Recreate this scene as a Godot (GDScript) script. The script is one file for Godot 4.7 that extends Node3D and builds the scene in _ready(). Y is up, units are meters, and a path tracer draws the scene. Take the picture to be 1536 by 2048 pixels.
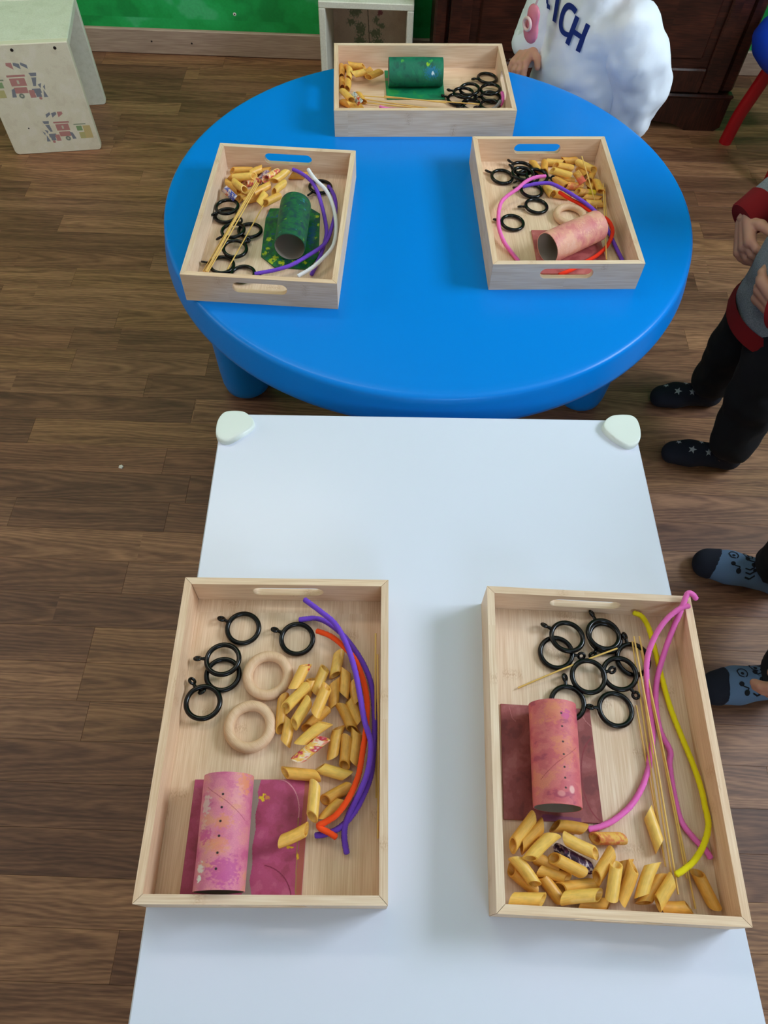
extends Node3D
# A nursery corner: a white table and a round blue table with five bamboo trays of craft things, children around them.
# Heights are metres over the floor; W(x, d, h) is a point x to the right of and d in front of the photographer.

const TRAYS := {
	"A": [-0.0984, 0.192, 0.0271, 0.465],
	"B": [0.2229, 0.1904, -0.0152, 0.465],
	"C": [0.0385, 1.3429, 1.6371, 0.4799],
	"D": [-0.1826, 0.958, -0.032, 0.4799],
	"E": [0.2428, 1.0132, 0.0625, 0.4799],
}
# tray, ends x y x y, height of the axis over the tray floor, look, what sets it apart
const PENNE := [
	["A", 0.0588, 0.0899, 0.0542, 0.0562, 0.0058, 0, "farthest from the magenta card, beside the purple wire"],
	["A", 0.0255, 0.0717, 0.012, 0.0394, 0.015, 3, "with a red painted blotch on its far tip"],
	["A", 0.0323, 0.0596, 0.0211, 0.0272, 0.0058, 1, "mostly covered, between the red-blotched one and the notched one"],
	["A", 0.0451, 0.0718, 0.0333, 0.0379, 0.0058, 0, "with a notched, split far end"],
	["A", 0.0284, 0.0467, 0.0027, 0.0189, 0.015, 0, "with the long slanted tip by the far wooden ring"],
	["A", 0.0492, 0.0472, 0.0358, 0.0101, 0.022, 1, "brightest one, lying on top at the middle of the pile"],
	["A", 0.0544, 0.0584, 0.0546, 0.0219, 0.0058, 2, "upright one just right of the brightest top piece"],
	["A", 0.0665, 0.0716, 0.0651, 0.0345, 0.0058, 1, "second from the pipe cleaners near the far side"],
	["A", 0.0749, 0.0601, 0.0785, 0.0249, 0.0058, 2, "tucked under the purple pipe cleaner beside the orange one"],
	["A", 0.0015, 0.0394, 0.0016, -0.0014, 0.0058, 2, "leftmost, standing between the two wooden rings"],
	["A", 0.0102, 0.0193, 0.008, -0.0156, 0.0058, 1, "with red specks on its near tip"],
	["A", 0.0314, 0.0326, 0.0137, 0.0025, 0.015, 0, "slanted, just left of the brightest top piece"],
	["A", 0.0508, 0.0108, 0.0193, -0.0157, 0.015, 0, "broad one slanting above the pink marbled piece"],
	["A", 0.0498, -0.0054, 0.0182, -0.0321, 0.015, 4, "marbled with pink and white paint"],
	["A", 0.0609, 0.0102, 0.0541, -0.0284, 0.0058, 1, "straight one right of the pink marbled piece"],
	["A", 0.0695, -0.0023, 0.0678, -0.0362, 0.0058, 2, "small open end facing away, third from the orange wire"],
	["A", 0.08, 0.0083, 0.0768, -0.0333, 0.0058, 1, "open end up, nearest the orange pipe cleaner"],
	["A", 0.062, 0.0308, 0.0767, 0.0002, 0.0058, 2, "leaning right, behind the two open-ended ones"],
	["A", 0.068, 0.0392, 0.082, 0.0082, 0.0058, 1, "half hidden by the purple pipe cleaner, leaning right"],
	["A", 0.0482, 0.026, 0.0251, 0.0011, 0.0058, 2, "buried under the brightest top piece"],
	["A", 0.004, -0.039, 0.0458, -0.0426, 0.0058, 1, "lying crosswise at the far edge of the card"],
	["A", 0.0377, -0.0333, 0.0753, -0.0433, 0.0058, 0, "crosswise, right of the one at the card edge"],
	["A", 0.0404, -0.0478, 0.0388, -0.0859, 0.015, 0, "along the right edge of the magenta card"],
	["A", 0.076, -0.0503, 0.0461, -0.0664, 0.0058, 2, "half under the orange wire, touching the one beside the card"],
	["A", 0.0704, -0.0605, 0.046, -0.0842, 0.0058, 1, "mostly hidden below the orange pipe cleaner fold"],
	["A", 0.0384, -0.091, 0.0076, -0.1054, 0.015, 1, "lying alone on the magenta card"],
	["B", -0.0662, -0.07, -0.093, -0.1024, 0.015, 1, "largest, leaning on the red card corner"],
	["B", -0.0574, -0.0765, -0.085, -0.1021, 0.015, 2, "second from left below the red card, open end near"],
	["B", -0.0506, -0.0851, -0.08, -0.1124, 0.022, 0, "third slanting piece below the red card, on top"],
	["B", -0.0511, -0.077, -0.0152, -0.0791, 0.0058, 2, "open end left, touching the end of the pink wire"],
	["B", -0.0445, -0.0886, -0.0084, -0.1033, 0.015, 0, "broad one directly above the purple marbled piece"],
	["B", -0.0492, -0.0972, -0.0139, -0.1142, 0.0058, 5, "marbled dark purple and white"],
	["B", -0.056, -0.1056, -0.0232, -0.1195, 0.015, 1, "blue-flecked, just below the purple marbled piece"],
	["B", -0.0136, -0.0875, 0.0203, -0.0858, 0.0058, 6, "orange tinted, lying crosswise alone"],
	["B", -0.0893, -0.1059, -0.0681, -0.1325, 0.015, 0, "by the left wall with a large open near end"],
	["B", -0.094, -0.1158, -0.0666, -0.136, 0.0058, 2, "underneath by the left wall, leaning right"],
	["B", -0.0702, -0.1059, -0.0383, -0.1176, 0.0058, 2, "short visible bit behind the blue-flecked piece"],
	["B", -0.0674, -0.1165, -0.034, -0.123, 0.0058, 1, "crosswise below the blue-flecked piece"],
	["B", -0.0662, -0.1172, -0.0446, -0.1435, 0.0058, 2, "leaning right between the near left crosswise pieces"],
	["B", -0.0974, -0.1435, -0.059, -0.1416, 0.015, 0, "nearest the left front corner, lying crosswise"],
	["B", -0.0518, -0.1322, -0.0109, -0.1262, 0.0058, 1, "upper of the two open-ended crosswise pieces"],
	["B", -0.0502, -0.14, -0.0085, -0.1348, 0.015, 0, "lower of the two open-ended crosswise pieces"],
	["B", -0.032, -0.1435, 0.0021, -0.1424, 0.0058, 2, "against the front wall at its middle"],
	["B", 0.005, -0.0972, -0.0166, -0.1252, 0.015, 1, "slanting between the purple piece and the upright row"],
	["B", 0.0053, -0.1061, -0.0057, -0.1432, 0.022, 0, "open oval end down, left end of the upright row"],
	["B", 0.0204, -0.1011, 0.0049, -0.1314, 0.0058, 2, "hidden second in the upright row"],
	["B", 0.0242, -0.1066, 0.0057, -0.1433, 0.015, 1, "third in the upright row, square ends"],
	["B", 0.0416, -0.1023, 0.0219, -0.1393, 0.015, 0, "fourth in the upright row, brightest"],
	["B", 0.0531, -0.1121, 0.0267, -0.1435, 0.0058, 1, "fifth in the upright row, pointed far tip"],
	["B", 0.0581, -0.1171, 0.0367, -0.1435, 0.015, 0, "last of the upright row, big open end near"],
	["B", 0.041, -0.1434, 0.0749, -0.1418, 0.0058, 2, "against the front wall below the spaghetti ends"],
	["B", 0.0435, -0.0559, 0.0529, -0.0968, 0.0058, 0, "alone beside the spaghetti, away from the pile"],
	["B", 0.082, -0.1082, 0.0957, -0.1435, 0.0058, 2, "in the right front corner under the yellow wire end"],
	["C", 0.0742, 0.128, 0.0364, 0.1299, 0.015, 0, "brightest upright one by the left end, far half"],
	["C", 0.0342, 0.1308, -0.0035, 0.1327, 0.015, 1, "brightest upright row by the left end, near half"],
	["C", 0.094, 0.1433, 0.052, 0.1435, 0.0058, 1, "against the left wall, far half"],
	["C", 0.0516, 0.1435, 0.0166, 0.1425, 0.0058, 2, "against the left wall, middle"],
	["C", -0.0025, 0.1435, -0.0381, 0.1234, 0.015, 0, "slanting with a round open end toward the front"],
	["C", 0.0975, 0.1424, 0.0758, 0.1162, 0.0058, 2, "in the far left corner, crosswise"],
	["C", 0.0813, 0.1313, 0.0741, 0.098, 0.015, 1, "along the far wall, second from the corner"],
	["C", 0.0493, 0.1262, 0.059, 0.0936, 0.015, 0, "short one with an open left end"],
	["C", 0.0606, 0.1059, 0.09, 0.0846, 0.0058, 2, "behind the rightmost piece"],
	["C", 0.0398, 0.0979, 0.0609, 0.0691, 0.015, 1, "rightmost of the far bunch"],
	["C", -0.0109, 0.1271, -0.0463, 0.1079, 0.015, 7, "marbled red and silver-white"],
	["C", 0.0051, 0.1146, -0.0271, 0.1036, 0.0058, 1, "right of the red and silver marbled piece"],
	["C", -0.0201, 0.1435, -0.0439, 0.1192, 0.0058, 2, "in the near left corner"],
	["C", -0.0349, 0.1357, -0.0395, 0.102, 0.0058, 0, "against the front wall below the marbled piece"],
	["D", -0.0975, 0.1348, -0.0577, 0.1393, 0.0058, 1, "against the far wall, left end"],
	["D", -0.0854, 0.1045, -0.046, 0.1116, 0.015, 0, "largest, crosswise at the left of the pile"],
	["D", -0.0622, 0.1114, -0.0394, 0.1367, 0.015, 1, "tilted up behind the largest crosswise one"],
	["D", -0.0587, 0.1294, -0.0277, 0.1435, 0.0058, 2, "short bit at the far wall, middle"],
	["D", -0.0975, 0.122, -0.0674, 0.1062, 0.0058, 2, "mostly hidden under the largest crosswise one"],
	["D", -0.0975, 0.1044, -0.0679, 0.0773, 0.0058, 1, "beside the red-blue marbled one, open near end"],
	["D", -0.081, 0.0928, -0.0566, 0.0692, 0.015, 0, "with a round dark open end, third from left"],
	["D", -0.0966, 0.0789, -0.0687, 0.0475, 0.015, 8, "marbled red and blue, leftmost"],
	["D", -0.0703, 0.1018, -0.0392, 0.1155, 0.0058, 4, "pinkish painted, under the spaghetti tips"],
	["D", -0.0464, 0.1054, -0.0337, 0.1369, 0.0058, 9, "purple-grey painted, behind the spaghetti tips"],
	["D", -0.0339, 0.1009, -0.0144, 0.1287, 0.015, 4, "pink and white painted, far side"],
	["D", -0.0199, 0.0983, 0.0029, 0.1287, 0.015, 0, "longest slanting one at the right"],
	["D", -0.045, 0.0652, -0.0186, 0.095, 0.015, 1, "middle slanting one, right of the spaghetti"],
	["D", -0.0157, 0.0692, 0.0015, 0.1017, 0.015, 0, "wide open end, rightmost"],
	["D", -0.0621, 0.0568, -0.0328, 0.0742, 0.0058, 2, "half under the spaghetti, near side"],
	["D", -0.034, 0.0374, -0.0247, 0.0737, 0.015, 0, "nearest, open oval end toward the front"],
	["D", -0.0264, 0.0419, -0.0017, 0.0653, 0.015, 1, "beside the green tube"],
	["D", 0.0005, 0.1319, 0.0344, 0.1336, 0.0058, 2, "alone under the purple wire end at the far wall"],
	["D", -0.0735, 0.0611, -0.0489, 0.0846, 0.0058, 1, "open end just left of the spaghetti"],
	["E", -0.0069, 0.1406, 0.0018, 0.1078, 0.0058, 1, "leftmost, next to the black rings"],
	["E", 0.0144, 0.1388, 0.0095, 0.1051, 0.0058, 2, "second from left at the far wall"],
	["E", 0.0085, 0.1395, 0.0463, 0.134, 0.0058, 0, "along the far wall, left half"],
	["E", 0.0232, 0.1139, 0.0567, 0.108, 0.015, 1, "with a bright white oval open end"],
	["E", 0.0155, 0.1039, 0.0502, 0.0846, 0.015, 0, "broad bright one in the middle of the pile"],
	["E", 0.024, 0.0966, 0.0568, 0.0843, 0.0058, 1, "directly below the broad bright one"],
	["E", 0.0231, 0.0948, 0.0451, 0.0688, 0.0058, 2, "slanting just above the purple wire"],
	["E", 0.0567, 0.1026, 0.0665, 0.0618, 0.015, 10, "with its near half painted coral red"],
	["E", 0.0427, 0.1393, 0.0765, 0.1435, 0.0058, 2, "at the far wall, middle"],
	["E", 0.0633, 0.1234, 0.093, 0.1003, 0.015, 0, "along the far wall, right half"],
	["E", 0.0678, 0.1288, 0.0772, 0.0961, 0.0058, 2, "small hidden piece right of the coral one"],
	["E", 0.0915, 0.1113, 0.0781, 0.08, 0.0058, 1, "right of the coral one, steep"],
	["E", 0.0881, 0.0793, 0.0901, 0.0385, 0.015, 1, "by the right wall with an open near end"],
	["E", 0.0523, 0.0585, 0.0859, 0.0533, 0.0058, 11, "with a yellow painted right end"],
	["E", 0.0038, 0.0802, 0.0127, 0.0474, 0.0058, 0, "open round end beside the purple wire start"],
	["E", 0.012, 0.0536, 0.0449, 0.045, 0.0058, 1, "under the orange wire start"],
	["E", 0.0602, 0.0433, 0.0935, 0.0364, 0.0058, 2, "second nearest piece by the right wall"],
	["E", 0.0635, 0.0266, 0.0975, 0.0265, 0.0058, 1, "nearest, against the right wall"],
	["E", 0.0344, 0.0748, 0.0683, 0.0713, 0.0058, 6, "reddish bit left of the coral one"],
	["E", 0.0728, 0.0613, 0.0975, 0.0846, 0.0058, 1, "round dark open end by the hanging spaghetti"],
]
# tray, centre x y, direction of the eyelet, height, what sets it apart
const RINGS := [
	["A", -0.0483, 0.1128, 2.7443, 0.0027, "farthest left, lying alone"],
	["A", 0.0117, 0.1013, 2.7697, 0.0027, "nearest the purple wire ends"],
	["A", -0.0653, 0.0754, 3.1162, 0.0079, "overlapping upper of the pair by the far wooden ring"],
	["A", -0.0642, 0.0602, -2.3809, 0.0027, "lower of the overlapping pair, by the far wooden ring"],
	["A", -0.0801, 0.029, 2.1418, 0.0079, "nearest the left wall"],
	["B", -0.0192, 0.1153, 2.6617, 0.0079, "upper of the leftmost overlapping pair"],
	["B", -0.0316, 0.0978, -0.0969, 0.0027, "lower of the leftmost overlapping pair"],
	["B", 0.0211, 0.1202, 1.9499, 0.0079, "upper of the stacked pair, eyelet at the far wall"],
	["B", 0.0235, 0.1183, -2.2133, 0.0027, "lower of the stacked pair"],
	["B", -0.0003, 0.0715, 0.3033, 0.0079, "in the middle of the cluster"],
	["B", 0.0334, 0.0764, -1.0207, 0.0079, "eyelet touching the spaghetti bundle"],
	["B", 0.0512, 0.0947, 1.7975, 0.0027, "farthest right, behind the spaghetti tips"],
	["B", -0.0238, 0.0431, 1.6111, 0.0027, "half hidden by the red tube"],
	["B", 0.0258, 0.0387, 3.1011, 0.0027, "nearest, right of the red tube"],
	["C", 0.0594, -0.1285, 1.7812, 0.0027, "farthest, lying alone"],
	["C", 0.0138, -0.0904, -2.8215, 0.0079, "upper left of the heap"],
	["C", -0.0077, -0.0765, 1.2087, 0.0135, "on top of the heap at the left"],
	["C", 0.0139, -0.1285, 2.3676, 0.0079, "under the farthest one"],
	["C", -0.0041, -0.1281, 1.6635, 0.0027, "by the right wall"],
	["C", -0.0126, -0.0663, 1.2082, 0.0027, "leftmost, next to the green card"],
	["C", -0.0295, -0.0909, 1.9306, 0.0027, "against the front wall, middle"],
	["C", -0.0371, -0.1226, 1.789, 0.0079, "in the near right corner"],
	["D", -0.0819, 0.0343, -2.3296, 0.0117, "tilted, uppermost at the left wall"],
	["D", -0.0825, 0.0236, -0.4631, 0.0027, "just below the tilted one"],
	["D", -0.0644, -0.0165, -2.3449, 0.0079, "left of the middle linked pair"],
	["D", -0.0401, -0.0087, -1.5671, 0.0027, "right of the middle linked pair"],
	["D", -0.0543, -0.0578, 0.9381, 0.0079, "below the linked pair"],
	["D", -0.0689, -0.0902, 3.0521, 0.0027, "near left, eyelet by the spaghetti"],
	["D", -0.0349, -0.1072, -0.2629, 0.0027, "nearest, behind the front wall"],
	["D", 0.0561, 0.109, -2.1577, 0.0027, "alone at the far right under the white wire"],
	["E", -0.0618, 0.1008, 2.6254, 0.0027, "leftmost, beside the heap"],
	["E", -0.0271, 0.1173, 2.3519, 0.0079, "farthest of the heap"],
	["E", -0.0299, 0.0943, 2.2733, 0.0135, "on top of the heap"],
	["E", -0.0187, 0.1007, -2.5355, 0.0027, "bottom of the heap"],
	["E", -0.005, 0.096, -0.1224, 0.0079, "right of the heap, eyelet to the pasta"],
	["E", -0.0176, 0.0643, 2.9645, 0.0027, "under the purple wire start"],
	["E", -0.0153, 0.0241, -3.0218, 0.0027, "alone in the middle"],
	["E", -0.0589, -0.0168, 2.9327, 0.0027, "nearest, under the pink wire"],
]
const WOODEN_RINGS := [
	["A", -0.0163, 0.0594, "pale wooden ring farther from the magenta card, against the penne"],
	["A", -0.0298, 0.0056, "pale wooden ring nearer the magenta card"],
	["E", 0.0347, -0.0014, "pale wooden ring half under the pale pink tube"],
]
# tray, colour, label, points x y height over the tray floor
const PIPE_CLEANERS := [
	["A", "purple", "upper purple pipe cleaner with a straight near end by the magenta card", [0.0183, 0.1395, 0.024, 0.0384, 0.1233, 0.026, 0.0542, 0.1089, 0.027, 0.0671, 0.0853, 0.027, 0.0761, 0.0589, 0.026, 0.0822, 0.0312, 0.026, 0.0871, 0.0064, 0.026, 0.0931, -0.0121, 0.026, 0.0934, -0.0268, 0.024, 0.0905, -0.0429, 0.022, 0.084, -0.0584, 0.018, 0.0751, -0.0749, 0.012, 0.0704, -0.0868, 0.008, 0.0698, -0.0988, 0.005, 0.0727, -0.1123, 0.004]],
	["A", "purple", "lower purple pipe cleaner hugging the right wall beneath the orange one", [0.012, 0.1231, 0.005, 0.0314, 0.1246, 0.006, 0.0474, 0.1167, 0.008, 0.0653, 0.0998, 0.01, 0.083, 0.0731, 0.013, 0.0936, 0.0462, 0.014, 0.0971, 0.0116, 0.014, 0.0963, -0.0191, 0.013, 0.094, -0.0424, 0.012, 0.0874, -0.0603, 0.011, 0.0776, -0.0775, 0.009, 0.0645, -0.0897, 0.006, 0.0514, -0.0951, 0.005, 0.0414, -0.0962, 0.005]],
	["A", "orange", "orange pipe cleaner with a folded hook end by the magenta card", [0.0328, 0.1069, 0.014, 0.0486, 0.099, 0.019, 0.0622, 0.0879, 0.02, 0.0757, 0.0725, 0.02, 0.0844, 0.052, 0.019, 0.0894, 0.0262, 0.019, 0.0881, -0.0039, 0.019, 0.0858, -0.0206, 0.019, 0.082, -0.0438, 0.018, 0.0741, -0.0632, 0.018, 0.0628, -0.0787, 0.016, 0.0521, -0.0854, 0.013, 0.0456, -0.0884, 0.012, 0.0482, -0.0914, 0.012, 0.0549, -0.0943, 0.011, 0.063, -0.0987, 0.01]],
	["B", "pink", "pink pipe cleaner hooked over the tray corner, ending at the right wall", [0.1136, 0.1498, 0.046, 0.1087, 0.1537, 0.05, 0.1038, 0.1548, 0.05, 0.0999, 0.1469, 0.046, 0.096, 0.1359, 0.038, 0.0904, 0.1224, 0.028, 0.0819, 0.0998, 0.016, 0.073, 0.0714, 0.006, 0.0686, 0.0434, 0.004, 0.0697, 0.018, 0.004, 0.0764, -0.0007, 0.004, 0.0737, -0.0146, 0.004, 0.0735, -0.039, 0.004, 0.0762, -0.0657, 0.004, 0.0858, -0.0815, 0.004, 0.0956, -0.0923, 0.005, 0.0985, -0.0999, 0.006]],
	["B", "pink", "pink pipe cleaner curving down beside the red card to the penne", [0.1057, 0.1428, 0.045, 0.0952, 0.14, 0.042, 0.0816, 0.1294, 0.036, 0.0714, 0.1153, 0.027, 0.0637, 0.097, 0.018, 0.0608, 0.077, 0.012, 0.061, 0.0464, 0.006, 0.0609, 0.0137, 0.004, 0.0539, -0.0111, 0.004, 0.052, -0.0192, 0.004, 0.0432, -0.0371, 0.004, 0.0301, -0.0548, 0.004, 0.0124, -0.0689, 0.004, -0.0025, -0.0762, 0.004, -0.0147, -0.0794, 0.004]],
	["B", "yellow", "yellow pipe cleaner curving to the near end of its tray", [0.0541, 0.1445, 0.016, 0.064, 0.1412, 0.014, 0.0713, 0.1272, 0.011, 0.0752, 0.0999, 0.009, 0.0791, 0.0717, 0.006, 0.0831, 0.0438, 0.005, 0.0884, 0.0184, 0.006, 0.0938, -0.0042, 0.007, 0.0965, -0.0198, 0.009, 0.0985, -0.0373, 0.011, 0.0985, -0.0544, 0.013, 0.0982, -0.071, 0.014, 0.0909, -0.0875, 0.015, 0.0794, -0.1021, 0.016, 0.0677, -0.1111, 0.016, 0.0589, -0.1161, 0.016]],
	["C", "pink", "hot pink pipe cleaner along the front wall of the farthest tray", [-0.0396, 0.0764, 0.006, -0.0451, 0.0602, 0.005, -0.0475, 0.0137, 0.004, -0.0496, -0.0138, 0.004, -0.0506, -0.0722, 0.004, -0.0486, -0.1193, 0.004, -0.0422, -0.1383, 0.008, -0.0383, -0.1437, 0.014, -0.0324, -0.1445, 0.02, -0.0265, -0.142, 0.026]],
	["C", "grey", "short grey pipe cleaner in the near right corner of the farthest tray", [-0.05, -0.1189, 0.006, -0.0519, -0.1275, 0.01, -0.0469, -0.1346, 0.013, -0.0377, -0.1405, 0.016]],
	["D", "purple", "purple pipe cleaner starting below the handle hole beside the white one", [0.0084, 0.1333, 0.016, 0.0245, 0.1233, 0.016, 0.0412, 0.1074, 0.015, 0.0544, 0.083, 0.014, 0.0653, 0.0493, 0.013, 0.0739, 0.0163, 0.012, 0.0793, -0.0129, 0.011, 0.0776, -0.0394, 0.008, 0.0728, -0.0685, 0.005, 0.0657, -0.1008, 0.004]],
	["D", "purple", "purple pipe cleaner curling in front of the green tube", [-0.016, -0.1124, 0.01, 0.0118, -0.1033, 0.011, 0.0353, -0.0911, 0.012, 0.0578, -0.0694, 0.013, 0.075, -0.0489, 0.013, 0.0828, -0.0303, 0.013, 0.0865, 0.0018, 0.012, 0.0878, 0.0425, 0.01, 0.0817, 0.0822, 0.007, 0.0686, 0.1124, 0.004]],
	["D", "white", "white pipe cleaner bowed along the right wall", [0.0347, 0.1296, 0.02, 0.048, 0.1057, 0.02, 0.0684, 0.0804, 0.019, 0.0807, 0.052, 0.019, 0.0898, 0.0177, 0.019, 0.0948, -0.0189, 0.019, 0.0936, -0.0518, 0.019, 0.0839, -0.0747, 0.018, 0.0671, -0.0982, 0.015, 0.0478, -0.1145, 0.012]],
	["E", "pink", "pink pipe cleaner bowed along the left wall over the black rings", [0.0043, 0.0754, 0.022, -0.0132, 0.0735, 0.021, -0.0291, 0.0647, 0.02, -0.0453, 0.0495, 0.017, -0.0651, 0.035, 0.012, -0.0752, 0.0184, 0.011, -0.0816, -0.0106, 0.011, -0.0834, -0.0406, 0.01, -0.0784, -0.0674, 0.007, -0.0685, -0.0891, 0.004, -0.0608, -0.1068, 0.004]],
	["E", "purple", "purple pipe cleaner running past the pale pink tube", [-0.0358, 0.056, 0.016, -0.0152, 0.0579, 0.02, 0.0078, 0.0578, 0.021, 0.0266, 0.0429, 0.021, 0.043, 0.0263, 0.02, 0.0604, 0.0126, 0.016, 0.075, -0.0046, 0.012, 0.0835, -0.0245, 0.009, 0.0898, -0.0549, 0.006, 0.0942, -0.0855, 0.005, 0.0979, -0.1079, 0.004]],
	["E", "scarlet", "orange-red pipe cleaner looping around the pale pink tube", [0.0211, 0.0434, 0.016, 0.0364, 0.0286, 0.014, 0.0519, 0.0182, 0.012, 0.0639, 0.0062, 0.01, 0.0739, -0.0038, 0.009, 0.0846, -0.0116, 0.01, 0.0917, -0.0272, 0.011, 0.0916, -0.0506, 0.011, 0.079, -0.0782, 0.01, 0.0609, -0.0979, 0.008, 0.0418, -0.1112, 0.007, 0.0155, -0.1309, 0.008, -0.0066, -0.1444, 0.01]],
]
const SPAGHETTI := [
	["A", 0.097, 0.0982, 0.03, 0.0998, -0.0622, 0.004, "dry spaghetti stick leaning on the right wall, longer of the two"],
	["A", 0.0992, 0.0748, 0.03, 0.1015, -0.0984, 0.004, "dry spaghetti stick leaning on the right wall, nearer of the two"],
	["B", -0.0749, 0.0567, 0.003, 0.0326, 0.1029, 0.013, "broken spaghetti stick lying across the black rings"],
	["B", 0.0521, 0.1172, 0.014, 0.0612, -0.1315, 0.01, "spaghetti stick, far tip leftmost and longest near end of the bundle"],
	["B", 0.0581, 0.1176, 0.014, 0.0777, -0.1421, 0.003, "spaghetti stick reaching closest to the front wall"],
	["B", 0.0545, 0.1045, 0.012, 0.0591, -0.116, 0.006, "spaghetti stick in the middle of the bundle"],
	["B", 0.0511, 0.1129, 0.01, 0.055, -0.1005, 0.004, "spaghetti stick at the left of the bundle, shorter"],
	["B", 0.059, 0.1029, 0.01, 0.0737, -0.1174, 0.004, "spaghetti stick at the right of the bundle"],
	["B", 0.0487, 0.0449, 0.002, 0.056, -0.1081, 0.002, "short spaghetti stick on the tray floor by the lone penne"],
	["C", -0.0103, 0.1155, 0.01, -0.042, -0.1025, 0.012, "spaghetti stick whose tip crosses the black rings"],
	["C", -0.0136, 0.1062, 0.006, -0.0403, -0.0102, 0.004, "spaghetti stick along the front, middle"],
	["C", -0.016, 0.0675, 0.012, -0.0379, -0.0432, 0.012, "spaghetti stick nearest the green card"],
	["C", -0.0226, 0.104, 0.004, -0.0396, 0.0014, 0.003, "spaghetti stick closest to the front wall"],
	["D", -0.0433, 0.0822, 0.024, -0.0928, -0.1085, 0.006, "leftmost spaghetti stick of the bundle"],
	["D", -0.0412, 0.0802, 0.025, -0.0897, -0.1108, 0.007, "second spaghetti stick of the bundle"],
	["D", -0.0389, 0.0783, 0.026, -0.0869, -0.1123, 0.008, "third spaghetti stick of the bundle"],
	["D", -0.037, 0.0765, 0.026, -0.085, -0.1109, 0.007, "rightmost spaghetti stick of the bundle"],
	["D", -0.0399, 0.0806, 0.028, -0.0873, -0.113, 0.01, "topmost spaghetti stick of the bundle"],
	["D", -0.0248, 0.0353, 0.016, -0.0574, -0.1035, 0.008, "single thin spaghetti stick right of the bundle"],
	["E", 0.0644, 0.107, 0.036, 0.0813, 0.0177, 0.004, "spaghetti stick leaning across the penne"],
	["E", 0.095, 0.0583, 0.02, 0.0695, -0.1145, 0.012, "spaghetti stick passing over the orange wire"],
	["E", 0.0979, 0.054, 0.016, 0.0867, -0.0523, 0.004, "short spaghetti stick by the right wall"],
]
# far end x y, near end x y of each paper roll, then the outline of the card below it
const ROLLS := {
	"A": [-0.0412, -0.0479, -0.0393, -0.1459, [-0.079, -0.046, 0.034, -0.045, 0.032, -0.1465, -0.079, -0.147]],
	"B": [-0.0457, 0.0326, -0.0475, -0.0654, [-0.094, 0.039, -0.001, 0.038, 0.001, -0.073, -0.095, -0.074]],
	"C": [0.0377, 0.0575, 0.038, -0.0405, [0.088, 0.063, 0.088, -0.046, -0.007, -0.044, -0.007, 0.062]],
	"D": [0.0281, 0.0288, 0.0314, -0.0691, [-0.0176, 0.0489, 0.0475, 0.0548, 0.0627, 0.0432, 0.0712, -0.0562, 0.059, -0.0862, 0.0083, -0.0855, -0.0149, -0.0637, -0.0208, 0.0244]],
	"E": [0.0622, -0.0545, -0.0214, -0.1056, [-0.031, -0.033, 0.075, -0.036, 0.073, -0.136, -0.033, -0.132]],
}
const GUARDS := {
	"left": [-0.222, 0.5732, -0.2228, 0.5912, -0.2171, 0.6057, -0.2066, 0.61, -0.19, 0.6095, -0.1806, 0.6032, -0.1742, 0.5935, -0.1762, 0.5835, -0.1916, 0.5682, -0.2039, 0.5595, -0.2131, 0.5607, -0.2183, 0.5653],
	"right": [0.2849, 0.6111, 0.2929, 0.6224, 0.3035, 0.6272, 0.3223, 0.6281, 0.3308, 0.6225, 0.3337, 0.6109, 0.3334, 0.596, 0.329, 0.5843, 0.32, 0.5767, 0.311, 0.577, 0.2957, 0.5885, 0.2857, 0.602],
}


class MB:
	var v := PackedVector3Array()
	var n := PackedVector3Array()
	var t := PackedVector2Array()
	var ix := PackedInt32Array()

	func add(p: Vector3, nn: Vector3, uv := Vector2.ZERO) -> int:
		v.append(p)
		n.append(nn)
		t.append(uv)
		return v.size() - 1

	func tri(a: int, b: int, d: int) -> void:
		if (v[d] - v[a]).cross(v[b] - v[a]).dot(n[a] + n[b] + n[d]) < 0.0:
			ix.append(a); ix.append(d); ix.append(b)
		else:
			ix.append(a); ix.append(b); ix.append(d)

	func quad(a: int, b: int, d: int, e: int) -> void:
		tri(a, b, d)
		tri(a, d, e)

	func face(ps: Array, nn: Vector3, uvs: Array = []) -> void:
		var first := v.size()
		for i in ps.size():
			add(ps[i], nn, uvs[i] if uvs.size() else Vector2.ZERO)
		for i in range(1, ps.size() - 1):
			tri(first, first + i, first + i + 1)

	func append(other: MB, tr := Transform3D()) -> void:
		var first := v.size()
		for i in other.v.size():
			add(tr * other.v[i], (tr.basis * other.n[i]).normalized(), other.t[i])
		for i in other.ix:
			ix.append(first + i)

	func mesh() -> ArrayMesh:
		var a := []
		a.resize(Mesh.ARRAY_MAX)
		a[Mesh.ARRAY_VERTEX] = v
		a[Mesh.ARRAY_NORMAL] = n
		a[Mesh.ARRAY_TEX_UV] = t
		a[Mesh.ARRAY_INDEX] = ix
		var m := ArrayMesh.new()
		m.add_surface_from_arrays(Mesh.PRIMITIVE_TRIANGLES, a)
		return m


var used := {}
var rng := RandomNumberGenerator.new()
var M := {}


func W(x: float, d: float, h: float) -> Vector3:
	return Vector3(x, h, -d)


func numbered(called: String) -> String:
	var k: int = used.get(called, 0)
	used[called] = k + 1
	return called if k == 0 else "%s_%03d" % [called, k]


func tag(o: Node, label: String, category: String, group := "") -> Node:
	o.set_meta("label", label)
	o.set_meta("category", category)
	if group:
		o.set_meta("group", group)
	return o


func thing(called: String, label: String, category: String, at := Vector3.ZERO, turn := 0.0, group := "") -> Node3D:
	var o := Node3D.new()
	o.name = numbered(called)
	add_child(o)
	o.position = at
	o.rotation.y = turn
	tag(o, label, category, group)
	return o


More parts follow.
